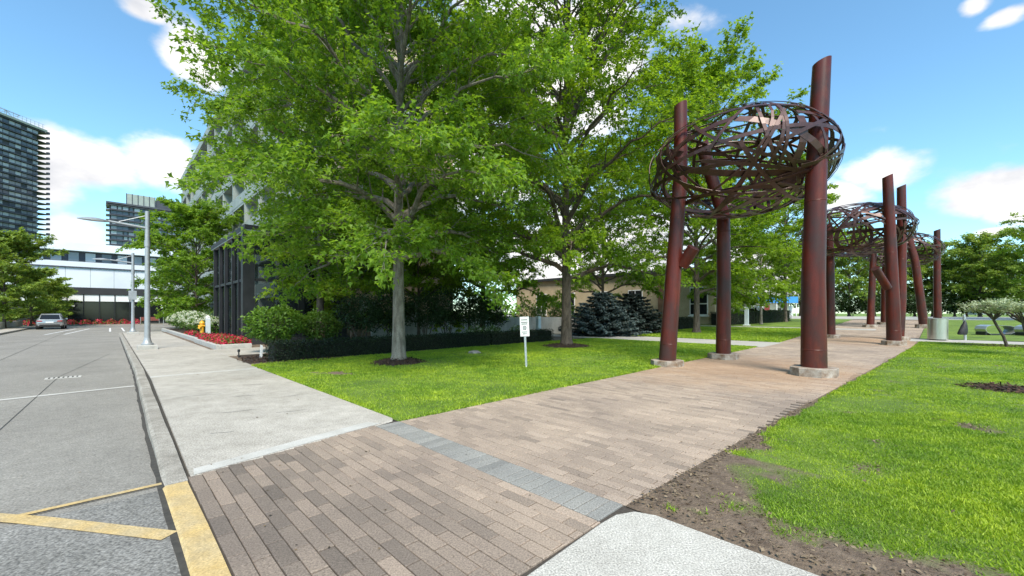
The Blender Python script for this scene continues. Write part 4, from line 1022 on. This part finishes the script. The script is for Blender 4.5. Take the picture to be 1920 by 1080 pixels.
# ================================================================== BUILDINGS
def bparent(name, label, s_, t_, cat='building', z=0.0, rz=ROT): return thing(name, label, cat, W(s_, t_, z), rz)
def prect(b, name, mat, x0, x1, y0, y1, z0, z1): return part(MB().box(((x0+x1)/2,(y0+y1)/2,(z0+z1)/2), (x1-x0,y1-y0,z1-z0)), name, mat, b)
# long dark-glazed building closing the road; local x = s, y = t
b = bparent('glazed_building', 'long single-storey dark glass building with white panels and charcoal fascia', -34, 86)
prect(b, 'wall', M['fascia'], 0, 52, .6, 14, -.3, 4.9); prect(b, 'fascia', M['fascia'], -.3, 52.3, .12, .6, 4.24, 5.25)
gp = MB().box((0,0,0), (1.52,.05,3.1)).mesh('pane', M['glass']); wp = MB().box((0,0,0), (1.52,.12,.98)).mesh('white_panel', M['panel']); ml = MB().box((0,0,0), (.10,.22,4.3)).mesh('mullion', M['black'])
for i in range(31):
    x = .9 + 1.64*i; sub(gp, 'pane', b, (x,.40,1.62)); sub(wp, 'white_panel', b, (x,.30,3.72)); sub(ml, 'mullion', b, (x-.82,.28,2.1))
prect(b, 'plinth', M['fascia'], 0, 52, .25, .62, -.3, .1)
for x in (30.2, 36.6): part(MB().box((x,.34,2.55), (.30,.03,.22)), 'notice', M['white'], b)
# white hall behind
b = bparent('white_hall', 'large plain white building rising behind the dark glass building', -40, 104)
prect(b, 'wall', M['render'], 0, 62, 0, 24, -.3, 9.6); prect(b, 'parapet', M['render'], -.2, 62.2, -.2, 24.2, 9.61, 10.5)
for i in range(20): prect(b, 'panel_joint', M['paleg'], 3*i+1.48, 3*i+1.53, -.015, .01, 5, 9.5)
prect(b, 'coping', M['tower'], -.25, 62.25, -.25, -.19, 9.45, 9.62)
# parkade with dark slots
b = bparent('parking_garage', 'pale flat-roofed block with a dark slot of windows between the towers', -68, 142)
prect(b, 'wall', M['render'], 0, 82, 0, 30, -.3, 13.2); prect(b, 'roof_slab', M['render'], -.5, 83.5, -1.2, 31, 16.3, 18.2); prect(b, 'recess', M['tower'], .5, 82, .6, 29, 13.2, 16.3)
pan = MB().box((0,0,0), (1.7,.1,2.2)).mesh('pane', M['tglass'])
for i in range(28): sub(pan, 'pane', b, (3.0+2.8*i,.55,14.9))
prect(b, 'rail', M['tower'], 0, 82, -.15, -.02, 13.2, 13.9)
# tower, right: slab block whose long face looks down the road
q = at(205, 240); b = bparent('apartment_tower', 'tall grey-blue apartment slab with a dark rooftop screen, right of the pair', q[0], q[1])
FLH = 3.0; NF = 22; Wd = 46
prect(b, 'wall', M['tower'], 0, Wd, .6, 18, -.3, NF*FLH+.6)
win = MB().box((0,0,0), (2.35,.12,1.75)).mesh('window', M['tglass']); n = 0
for f in range(NF):
    z = f*FLH; prect(b, 'balcony_slab', M['slab'], -1.4, Wd, -.7, .6, z+2.72, z+3.02)
    prect(b, 'end_balcony', M['paleg'], -1.5, -.02, 1.2, 7, z+2.7, z+3.4) if f > 3 else None
    if f >= NF-15:
        for i in range(14):
            if random.random() < .05: continue
            sub(win, 'window', b, (1.9+2.55*i, .55, z+1.62), scale=(random.choice((1,1,1,.62)),1,1))
prect(b, 'parapet', M['slab'], -1.4, Wd, -.72, 18, NF*FLH+.62, NF*FLH+1.6)
prect(b, 'penthouse', M['tower'], 21, 33, 2, 12, NF*FLH+1.6, NF*FLH+7.8); prect(b, 'rooftop_screen', M['paleg'], 7.2, 20.5, 1.5, 1.9, NF*FLH+1.6, NF*FLH+8.2)
for i in range(6): prect(b, 'screen_post', M['tower'], 7.2+2.6*i, 7.5+2.6*i, 1.3, 1.5, NF*FLH+1.6, NF*FLH+8.3)
# tower, left: face along the view direction, stepped end balconies
b = thing('apartment_tower', 'tall dark balconied apartment tower with roof railings, left of the pair', 'building', (-276, 150, 0), 0)
NF1 = 36; H1 = NF1*3.0
prect(b, 'wall', M['tower'], -24, -.6, 0, 86, -.3, H1+.4)
w1 = MB().box((0,0,0), (.12,2.5,1.7)).mesh('window', M['tglass'])
for f in range(NF1):
    z = 3*f; prect(b, 'balcony_slab', M['slab'], -.65, .7, 0, 86, z+2.7, z+3.05)
    prect(b, 'end_balcony', M['slab'], -8, .8, 86, 91.5, z+2.7, z+3.0); prect(b, 'balcony_rail', M['slab'], -.6, .8, 90.6, 91.5, z+3.0, z+4.0)
    if f >= 7:
        for i in range(10):
            if (i*7+f*3) % 11: sub(w1, 'window', b, (-.55, 60.4+2.75*i, z+1.6))
prect(b, 'roof_slab', M['paleg'], -25, 1.0, -1, 90, H1+.45, H1+1.6)
rail = MB()
for i in range(20): rail.box((.5, 50+2*i, H1+3.0), (.14,.14,2.8))
for z in (2.9, 4.3): rail.box((.5, 69, H1+z), (.1,40,.1))
part(rail, 'roof_railing', M['grey'], b)
fr_ = MB()
for y in (64,70,76):
    fr_.box((-6,y,H1+4), (.3,.3,5)); fr_.tube([(-6,y,H1+6.4),(-6,y+6,H1+1.6)], .12, 6); fr_.tube([(-6,y,H1+1.6),(-6,y+6,H1+6.4)], .12, 6)
fr_.box((-6,73,H1+6.5), (.3,19,.3)); part(fr_, 'roof_frame', M['grey'], b)

# glass pavilion at the flower bed: local x = s, y = t
b = bparent('glass_pavilion', 'black-framed glass pavilion with upright fins beside the red flower bed', 4.78, 23.0, 'pavilion')
PH = 5.55
def fin(x, y, wx, wy, name='fin'): return part(MB().box((x,y,PH/2), (wx,wy,PH)), name, M['black'], b)
prect(b, 'base_ledge', M['fascia'], -.35, 4.9, -.3, 9.2, -.2, .24)
prect(b, 'roof', M['fascia'], -.2, 4.75, -.2, 9.0, PH, PH+.22); prect(b, 'soffit', M['paleg'], -.18, 4.7, -.18, 8.95, PH-.06, PH-.005)
fin(.0, .15, .5, .42, 'corner_column')
for y in (1.7, 3.2, 5.1, 6.7, 8.5): fin(-.02, y, .20, .15)
fin(2.35, -.02, .26, .34); fin(4.5, .1, .5, .4, 'corner_column'); fin(4.5, 8.6, .4, .4, 'corner_column')
pts = [.36, 1.7, 3.2, 5.1, 6.7, 8.5]
for a_, c_ in zip(pts, pts[1:]):
    for z0, z1 in ((.26,3.08),(3.22,PH-.08)): prect(b, 'pane', M['clear'], .02, .045, a_+.08, c_-.08, z0, z1)
for a_, c_ in ((.28,2.22),(2.48,4.25)):
    for z0, z1 in ((.26,3.08),(3.22,PH-.08)): prect(b, 'pane', M['clear'], a_, c_, .02, .045, z0, z1)
prect(b, 'transom', M['black'], -.08, .10, .37, 8.5, 3.085, 3.215); prect(b, 'transom', M['black'], .28, 4.25, -.05, .10, 3.085, 3.215)
prect(b, 'floor', M['walkfar'], .2, 4.5, .2, 8.6, .2, .25); prect(b, 'back_wall', M['fascia'], 3.6, 3.9, 2.6, 8.4, .25, PH-.1)
prect(b, 'ceiling_light', M['white'], .6, 2.0, .9, 1.05, 3.9, 4.0); prect(b, 'counter', M['panel'], .9, 3.0, 4.4, 5.0, .25, 1.2)
# apartment block with balconies behind the trees
b = bparent('apartment_block', 'seven-storey block with pale balconies and salmon end wall behind the maples', 10.6, 26.5)
prect(b, 'wall', M['salmon'], 0, 9, 0, 62, -.3, 23.2)
prect(b, 'roof_slab', M['paleg'], -2.2, 9.6, -.6, 63, 23.2, 24.1)
wA = MB().box((0,0,0), (.1,2.2,1.6)).mesh('window', M['tglass']); wB = MB().box((0,0,0), (1.5,.1,1.5)).mesh('window', M['tglass'])
for f in range(8):
    z = 2.9*f
    if f: prect(b, 'balcony_slab', M['paleg'], -2.0, -.002, 2, 62, z-.22, z); prect(b, 'balcony_rail', M['paleg'], -2.02, -1.92, 2, 62, z, z+.95)
    for i in range(12): sub(wA, 'window', b, (-.03, 4.2+4.9*i, z+1.5))
    for x in (2.0, 5.0): sub(wB, 'window', b, (x, -.03, z+1.5))
for i in range(13): prect(b, 'pier', M['paleg'], -2.0, -.003, 1.6+4.9*i, 1.9+4.9*i, 0, 23.19)
# beige brick building
b = bparent('brick_building', 'low beige brick building with white-framed windows behind the spruces', 40, 13.5)
prect(b, 'wall', M['beige'], 0, 12, 0, 26, -.4, 5.2); prect(b, 'roof', M['fascia'], -.4, 12.4, -.4, 26.4, 5.2, 5.5)
prect(b, 'brown_pier', M['beige_d'], -.06, -.002, 4.4, 5.5, -.4, 5.19)
for y0 in (.6, 7.2, 11.5, 16, 20.5):
    wn = prect(b, 'window', M['white'], -.05, .02, y0, y0+1.7, .9, 3.6)
    for (a_, c_, z0, z1) in ((.09,.80,1.0,1.95),(.90,1.61,1.0,1.95),(.09,.80,2.05,3.5),(.90,1.61,2.05,3.5)): prect(wn, 'pane', M['glass'], -.065, -.052, y0+a_, y0+c_, z0, z1)
    prect(wn, 'sill', M['white'], -.16, -.003, y0-.1, y0+1.8, .78, .895)
# low pale concrete wall
def wall(label, pts, h, th, mat, seg=3.0):
    o = thing('concrete_wall', label, 'wall', W(*pts[0]), 0); base = W(*pts[0])
    for a_, c_ in zip(pts, pts[1:]):
        p, q_ = W(*a_), W(*c_); ln = (q_-p).length; n = max(1, int(ln/seg)); dv = (q_-p).normalized(); ang = math.atan2(dv.y, dv.x)
        for i in range(n): c = p + dv*(ln*(i+.5)/n) - base; part(MB().box((c.x,c.y,c.z+h/2-.1), (ln/n-.015,th,h+.2), ang, .01), 'panel', mat, o)
wall('low pale concrete wall behind the square light bollard', [(11, 22.9), (21, 22.9), (24.6, 17.8)], 1.2, .25, M['wallc'])
wall('low concrete retaining wall under the trees left of the road', [(-7.5, 30), (-7.5, 75)], .62, .3, M['wallc'], 4)
# shelter with blue fascia
b = bparent('shelter', 'small cream shelter with a bright blue fascia beyond the lawn', *at(1428, 56), rz=0)
prect(b, 'wall', M['creamw'], .3, 4.2, .8, 2.2, -.4, 1.9); prect(b, 'fascia', M['blue'], -.1, 4.9, -.2, 2.6, 1.9, 2.75); prect(b, 'red_panel', M['redp'], .9, 1.6, .76, .799, .9, 1.6); prect(b, 'door', M['glass'], 2.6, 3.2, .76, .799, -.3, 1.2)
for x in (.0, 2.0, 4.7): prect(b, 'post', M['white'], x, x+.1, -.1, .0, -.4, 1.9)
prect(b, 'kerb_panel', M['panel'], 4.3, 4.9, .8, .9, -.4, 1.5)
# far block beyond the right-hand trees
b = thing('apartment_block', 'distant pale grey block rising just above the far trees on the right', 'building', (195, 170, 0), R(-25))
prect(b, 'wall', M['paleg'], 0, 8, 0, 8, -.5, 24.5); prect(b, 'low_wing', M['paleg'], 8, 30, 0, 8, -.5, 21)
wC = MB().box((0,0,0), (1.6,.1,1.4)).mesh('window', M['tglass'])
for f in range(7):
    for i in range(3): sub(wC, 'window', b, (1.6+2.4*i, -.03, 3*f+3))

# ================================================================== FLOWER BEDS
def bed(name, label, s0, s1, t0, t1):
    o = thing(name, label, 'flower bed', W(s0, t0), ROT); x, y = s1-s0, t1-t0; n = max(1, int(y/3))
    for i in range(n): part(MB().box((.09, y*(i+.5)/n, .06), (.18, y/n-.012, .24), 0, .02), 'kerb_stone', M['plinthg'], o)
    part(MB().box((x/2+.09, .09, .06), (x-.19,.18,.24), 0, .02), 'kerb_stone', M['plinthg'], o)
    part(MB().box((x/2+.1, y/2+.1, .03), (x-.22, y-.22, .2)), 'soil', M['mulch'], o); return o
bed('flower_bed', 'kerbed bed of red flowers in front of the glass pavilion', 3.12, 4.4, 20.55, 26.7)
bed('flower_bed', 'kerbed bed of white hydrangeas and the yellow hydrant', 3.2, 5.4, 27.2, 47)
def flowers(label, s_, t_, seed, rx, ry, h, n, zoff=.1, group='mounds of red bedding flowers', fl='pink', fs=.07, nm='flower_mound', leaf='leafD'):
    o = thing(nm, label, 'flowers', W(s_, t_, zoff), ROT, group); g = np.random.default_rng(seed)
    u = unit(g.normal(0, 1, (n*2,3))); u[:,2] = np.abs(u[:,2]); r_ = g.uniform(.75, 1, n*2)*(1+.12*np.sin(u[:,0]*6+seed)*np.cos(u[:,1]*5))
    P = u*r_[:,None]*np.array([rx, ry, h]); v = g.uniform(0, 1, n*2)
    sub(leafmesh('leaves', P[:n]*.93, g.normal(0,1,(n,3)), u[:n]+g.normal(0,.4,(n,3)), fs*1.4, M[leaf], v[:n]), 'leaves', o)['kind'] = 'stuff'
    Q = P[n:]; D_ = g.normal(0,1,(n,3)); Nn = u[n:]*.8+np.array([0,0,.6])+g.normal(0,.25,(n,3))
    sub(leafmesh('flowers', np.repeat(Q,2,0)+g.normal(0,.012,(2*n,3)), np.concatenate([D_,-D_]).reshape(2,n,3).transpose(1,0,2).reshape(-1,3), np.repeat(Nn,2,0), fs*np.repeat(g.uniform(.7,1.2,n),2), M[fl], np.repeat(v[n:],2)), 'flowers', o)['kind'] = 'stuff'; return o
i = 0
for t_ in (21.1, 21.9, 22.7, 23.5, 24.3, 25.1, 25.9):
    for s_ in (3.6, 4.1):
        i += 1; flowers('mound of bright red bedding flowers in the bed before the glass pavilion', s_, t_+(.2 if s_ > 4 else 0), i, .42, .50, .34, 300, group='red bedding flowers before the pavilion')
for t_ in (27.9, 28.7, 32.5, 33.6): flowers('mound of red bedding flowers at the foot of the white hydrangeas', 3.72, t_, int(t_*10), .36, .46, .30, 240, group='red flowers under the hydrangeas')
for k, s_ in enumerate(fr(-8.6, 2.6, 9)): flowers('mound of red flowers in the row before the dark glass building', s_, 79.0, 50+k, .62, .55, .65, 160, 0, 'red flowers before the glass building', 'pink', .14)
def hydr(label, s_, t_, seed, r_, h):
    o = shrub('hydrangea', label, s_, t_, seed, r_, r_, h, 1100, .13, 'leafD', 5, 'white hydrangeas in the kerbed bed', zoff=.1, hollow=.7)
    g = np.random.default_rng(seed+9); u = unit(g.normal(0,1,(120,3))); u[:,2] = np.abs(u[:,2])*.9+.1
    C_ = u*np.array([r_,r_,h*.5])*1.0 + np.array([0,0,h*.5]); m = 26; P = np.repeat(C_, m, 0); q = unit(g.normal(0,1,(len(P),3))); P = P + q*.10*g.uniform(.7,1,len(P))[:,None]
    sub(leafmesh('flower_heads', P, np.cross(q, g.normal(0,1,q.shape)), q, .065, M['cream'], g.uniform(0,1,len(P))), 'flower_heads', o)['kind'] = 'stuff'
for k, (s_, t_, r_, h) in enumerate([(4.35,33.5,.85,1.25),(4.3,36.0,.95,1.4),(4.5,38.6,.95,1.5),(4.3,41.2,.95,1.5),(4.2,43.8,.9,1.4),(4.9,31.2,.7,1.15)]): hydr(('white hydrangea bush right behind the yellow hydrant','second white hydrangea bush beyond the yellow hydrant','third white hydrangea bush beyond the yellow hydrant','fourth white hydrangea bush beyond the yellow hydrant','last white hydrangea bush at the far end of the kerbed bed','small white hydrangea between the hydrant and the pavilion fins')[k], s_, t_, 70+k, r_, h)
g = np.random.default_rng(4); n = 700; Pw = np.stack([g.uniform(-1.2,1.2,n), g.uniform(-.6,.6,n), np.zeros(n)], 1)
o = thing('reed_grass', 'clump of tall blue-green reed grass behind the hydrangeas', 'grass', W(5.9, 38, 0), ROT)
dirs = np.stack([g.normal(0,.3,n), g.normal(0,.3,n), np.ones(n)], 1); Pl = np.stack([g.uniform(-.8,.8,n), g.uniform(-2.0,2.0,n), np.zeros(n)], 1)
sub(fastmesh('blades', np.stack([Pl, Pl+np.array([.03,0,0]), Pl+dirs*g.uniform(1.0,1.9,n)[:,None]],1).reshape(-1,3), np.arange(n*3).reshape(-1,3), M['reed'], np.repeat(g.uniform(0,1,n),3), True), 'blades', o)

# ================================================================== HEDGES AND SHRUBS
hedge('clipped_hedge', 'long low dark clipped hedge along the lawn behind the pale maple trunk', [(3.5,14.3), (8,14.3), (12.5,14.3), (16.9,14.3)], .85, .58, 20000, .055)
hedge('clipped_hedge', 'dark clipped hedge along the concrete path under the spruces', [(24.6,14.6), (29.5,14.3), (33.8,13.4)], 1.0, .92, 9000, .075)
hedge('clipped_hedge', 'clipped hedge rising behind the tall white bollard', [(39.3,13.2), (44,11.6), (49.5,9.9)], 1.3, 1.15, 9000, .085, 'leafN')
shrub('round_shrub', 'bright green rounded shrub at the corner of the glass pavilion', 4.55, 17.6, 31, .95, .95, 1.72, 3600, .12, 'leafS', 12, base=.28, hollow=.62, stemh=.8)
shrub('round_shrub', 'mid green rounded shrub beside the bright one by the pavilion glass', 6.3, 17.9, 32, .85, .85, 1.55, 3000, .11, 'leafD', 10, base=.25)
for k, (s_, t_, r_, h) in enumerate([(7.4,16.2,1.05,2.3),(8.9,16.6,1.1,2.6),(10.4,16.1,1.1,2.5),(11.9,16.6,1.15,2.7),(13.4,16.2,1.1,2.6),(14.9,16.5,1.0,2.3)]):
    shrub('tall_shrub', ('first','second','third','fourth','fifth','last')[k] + ' tall dark leggy shrub behind the low hedge, counted from the glass pavilion', s_, t_, 40+k, r_, r_*.9, h, 3600, .10, 'leafN', 9, 'tall dark shrubs behind the low hedge', base=.32, hollow=.25, stemm='bark2')
for k, (s_, t_) in enumerate([(12.6,15.25),(13.6,15.2),(15.6,15.2)]):
    o = shrub('white_flowering_shrub', ('white-flowered low shrub behind the hedge, closest to the pavilion','second white-flowered low shrub behind the hedge from the pavilion','white-flowered low shrub near the hedge end by the brown maple')[k], s_, t_, 60+k, .5, .45, .85, 700, .09, 'leafD', 4, 'white-flowered shrubs behind the low hedge')
    g = np.random.default_rng(k); n = 120; u = unit(g.normal(0,1,(9,3))); u[:,2] = np.abs(u[:,2]); P = np.repeat(u*np.array([.48,.42,.36])+np.array([0,0,.5]), 24, 0); q = unit(g.normal(0,1,P.shape))
    sub(leafmesh('flower_heads', P+q*.06, np.cross(q, g.normal(0,1,q.shape)), q, .05, M['cream'], g.uniform(0,1,len(P))), 'flower_heads', o)['kind'] = 'stuff'
for k, (px, Y, r_, h, mt) in enumerate([(985,34,1.3,2.3,'leafD'),(1025,34.5,1.4,2.4,'leafS'),(1060,34,1.3,2.3,'leafD'),(910,35,1.4,2.6,'leafD')]):
    shrub('shrub', ('rounded shrub behind the pale wall directly behind the square bollard','lighter green rounded shrub behind the pale wall','rounded shrub behind the pale wall beside the brown maple trunk','largest rounded shrub behind the corner of the pale wall')[k], *at(px, Y), 80+k, r_, r_, h, 1500, .17, mt, 5, 'shrubs behind the pale wall')
o = shrub('shrub', 'light green shrub under the window of the beige brick building', 38.9+.2, 17.4, 90, .6, .8, 1.3, 700, .14, 'leafS', 5)
spruce('blue_spruce', 'blue-grey spruce with drooping tiers beside the brown maple trunk', *at(1128, 27.5), 5, 3.3, 2.7, 'spruce', 12)
spruce('dark_spruce', 'very dark spruce between the blue spruce and the beige brick wall', *at(1185, 30), 9, 3.3, 2.7, 'spruceN', 12)

# ================================================================== TREES
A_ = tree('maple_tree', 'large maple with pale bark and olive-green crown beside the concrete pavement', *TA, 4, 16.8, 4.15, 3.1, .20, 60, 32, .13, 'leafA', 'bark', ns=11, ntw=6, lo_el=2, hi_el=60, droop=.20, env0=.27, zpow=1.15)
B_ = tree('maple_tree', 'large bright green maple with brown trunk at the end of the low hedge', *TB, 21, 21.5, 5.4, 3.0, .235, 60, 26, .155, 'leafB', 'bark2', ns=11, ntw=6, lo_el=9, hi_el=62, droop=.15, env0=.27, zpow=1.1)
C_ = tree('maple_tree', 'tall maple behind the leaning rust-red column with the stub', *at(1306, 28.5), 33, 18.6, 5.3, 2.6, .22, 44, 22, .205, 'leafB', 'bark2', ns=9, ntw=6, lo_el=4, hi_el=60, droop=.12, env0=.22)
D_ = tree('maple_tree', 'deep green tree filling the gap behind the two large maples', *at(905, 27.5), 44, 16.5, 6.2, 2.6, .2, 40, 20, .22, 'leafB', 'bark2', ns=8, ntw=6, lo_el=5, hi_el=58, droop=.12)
T0 = tree('bushy_tree', 'light green bushy tree directly behind the pale maple trunk', *at(785, 21.5), 57, 7.2, 3.0, 1.2, .10, 26, 15, .20, 'leafB', 'bark2', ns=8, ntw=5, lo_el=6, hi_el=62)
tree('maple_tree', 'tall high-crowned maple standing in front of the glass pavilion behind the shrubs', 7.2, 20.4, 71, 18.5, 4.6, 5.2, .19, 44, 25, .155, 'leafA', 'bark2', ns=10, ntw=6, lo_el=6, hi_el=60, droop=.14, env0=.27)
F_ = tree('young_maple', 'slim young maple with a pale trunk before the clipped hedge by the white bollard', *at(1427, 37.5), 55, 11.5, 3.9, 2.2, .12, 30, 13, .26, 'leafB', 'bark', ns=8, ntw=5, droop=.1)
replant(C_, 'dark-trunked maple on the lawn in front of the blue-fascia shelter', *at(1472, 41), 2.2, .86)
replant(T0, 'light green bushy tree behind the tall dark shrubs beside the pavilion', *at(660, 20.5), .4, (1.0,1.0,.95))
replant(T0, 'light green bushy tree behind the tall dark shrubs at the pale wall', *at(880, 24.5), 3.1, (.95,.95,.9))
replant(D_, 'maple rising behind the spruces and the low pale wall', *at(1130, 34), 1.1, .84)
replant(C_, 'maple before the beige brick wall, seen behind the middle column', *at(1352, 33.5), 4.4, .66)
T1 = tree('roadside_tree', 'bushy green tree behind the hydrangeas left of the glass pavilion', *at(368, 37), 66, 10.6, 3.8, 1.2, .16, 34, 15, .26, 'leafA', 'bark2', ns=8, ntw=6, lo_el=2, hi_el=60, droop=.15)
replant(T1, 'smaller bushy tree at the end of the hydrangea bed beside the round-symbol sign', *at(347, 44), 2.0, (.72,.72,.66))
T2 = tree('roadside_tree', 'upright green tree over the retaining wall left of the road, nearest the lamp', *at(8, 40), 77, 10.2, 3.5, 1.0, .15, 34, 15, .28, 'leafF', 'bark2', ns=8, ntw=6, lo_el=8, hi_el=66, droop=.1)
T2['label'] = 'tallest green tree above the retaining wall left of the road'; T2.scale = (.9, .9, .86)
replant(T2, 'lower spreading tree above the retaining wall close to the silver car', *at(58, 47), 1.7, (.78,.78,.62))
replant(T2, 'small dark tree at the far end of the retaining wall by the glass building', *at(98, 55), 3.3, (.6,.6,.52))
replant(T1, 'tree whose top shows above the charcoal fascia of the glass building', *at(232, 82), .5, (.85,.85,.86))
# belt of trees beyond the far road
E1 = tree('far_tree', 'mid green tree in the belt beyond the far road', *at(1592, 58), 88, 11.5, 4.6, 1.5, .17, 32, 10, .32, 'leafF', 'bark2', 'tree belt beyond the far road', 'oval', ns=7, ntw=6, lo_el=6, hi_el=62)
E2 = tree('far_tree', 'mid green tree in the belt beyond the far road', *at(1838, 55), 99, 10.5, 3.4, 1.3, .15, 32, 10, .29, 'leafF', 'bark2', 'tree belt beyond the far road', 'oval', ns=7, ntw=6, lo_el=4, hi_el=70, env0=.3, env_pow=1.0)
for k, (px, Y, src, sc) in enumerate([(1545,62,E1,.95),(1640,60,E2,1.0),(1672,64,E1,.92),(1715,62,E2,1.0),(1748,60,E1,.88),(1790,58,E1,.82),(1812,62,E2,1.02),(1872,60,E2,.85),(1898,52,E1,.72),(1500,60,E1,.9),(1950,50,E1,.9)]):
    replant(src, 'mid green tree in the belt beyond the far road', *at(px, Y), k*1.3, (sc*.92,sc*.92,sc*.9*(1+.14*math.sin(k*2.1))), 'tree belt beyond the far road')
replant(D_, 'dark tree entering from the right above the loop benches', *at(2035, 34), 3.0, (.62,.62,.66))
for k, px in enumerate([1535,1568,1600,1632,1664,1696,1728,1765,1800,1835,1870,1905]):
    shrub('undergrowth_shrub', 'dark undergrowth shrub at the foot of the far tree belt', *at(px, 56.5 + (k%3)), 120+k, 2.9, 1.6, 2.7+.6*(k%2), 1300, .30, 'leafN', 4, 'undergrowth below the far tree belt')
# small twisted grafted trees by the right-hand path
def twisted(label, s_, t_, seed, lean):
    o = thing('small_weeping_tree', label, 'tree', W(s_, t_), 0, None); rd = random.Random(seed); mb = MB(); top = Vector((lean, .05, 1.15))
    mb.tube([(0,0,-.1),(lean*.35,0,.45),(lean*.8,.03,.9),top], [.055,.05,.045,.045], 8); P = []; A2 = []; B2 = []; D2 = []
    for i in range(16):
        a = i*2.4; e = Vector((math.cos(a), math.sin(a)*.8, 0)); rad = rd.uniform(.55, 1.25); st = top.copy(); pts = [st]
        for k in range(1, 6): f = k/5; pts.append(top + e*rad*f + Vector((rd.uniform(-.06,.06), rd.uniform(-.06,.06), .62*f**.6 + rd.uniform(-.06,.06))))
        mb.tube(pts, [.03,.022,.018,.013,.01,.006], 5, False)
        for j in range(7):
            f = rd.uniform(.45, 1); q = pts[min(int(f*5),4)]; te = q + Vector((rd.gauss(0,.22), rd.gauss(0,.22), abs(rd.gauss(.12,.1)))); mb.tube([q, te], [.008,.004], 3, False); A2.append(q); B2.append(te); D2.append((te-q).normalized())
    part(mb, 'trunk', M['bark2'], o, True); A2, B2, D2 = np.array(A2), np.array(B2), np.array(D2)
    sub(foliage('crown', A2, B2, D2, np.random.default_rng(seed).uniform(.3,1,len(A2)), 34, .085, M['variegated'], seed, 'oval', .07, .0), 'crown', o)
twisted('small twisted tree with pale variegated leaves and leaning trunk beside the path', *G(1890, 653), 5, -.55)
twisted('small twisted tree with pale variegated leaves and dark upright trunk nearest the lawn', *G(1932, 668), 8, -.18)
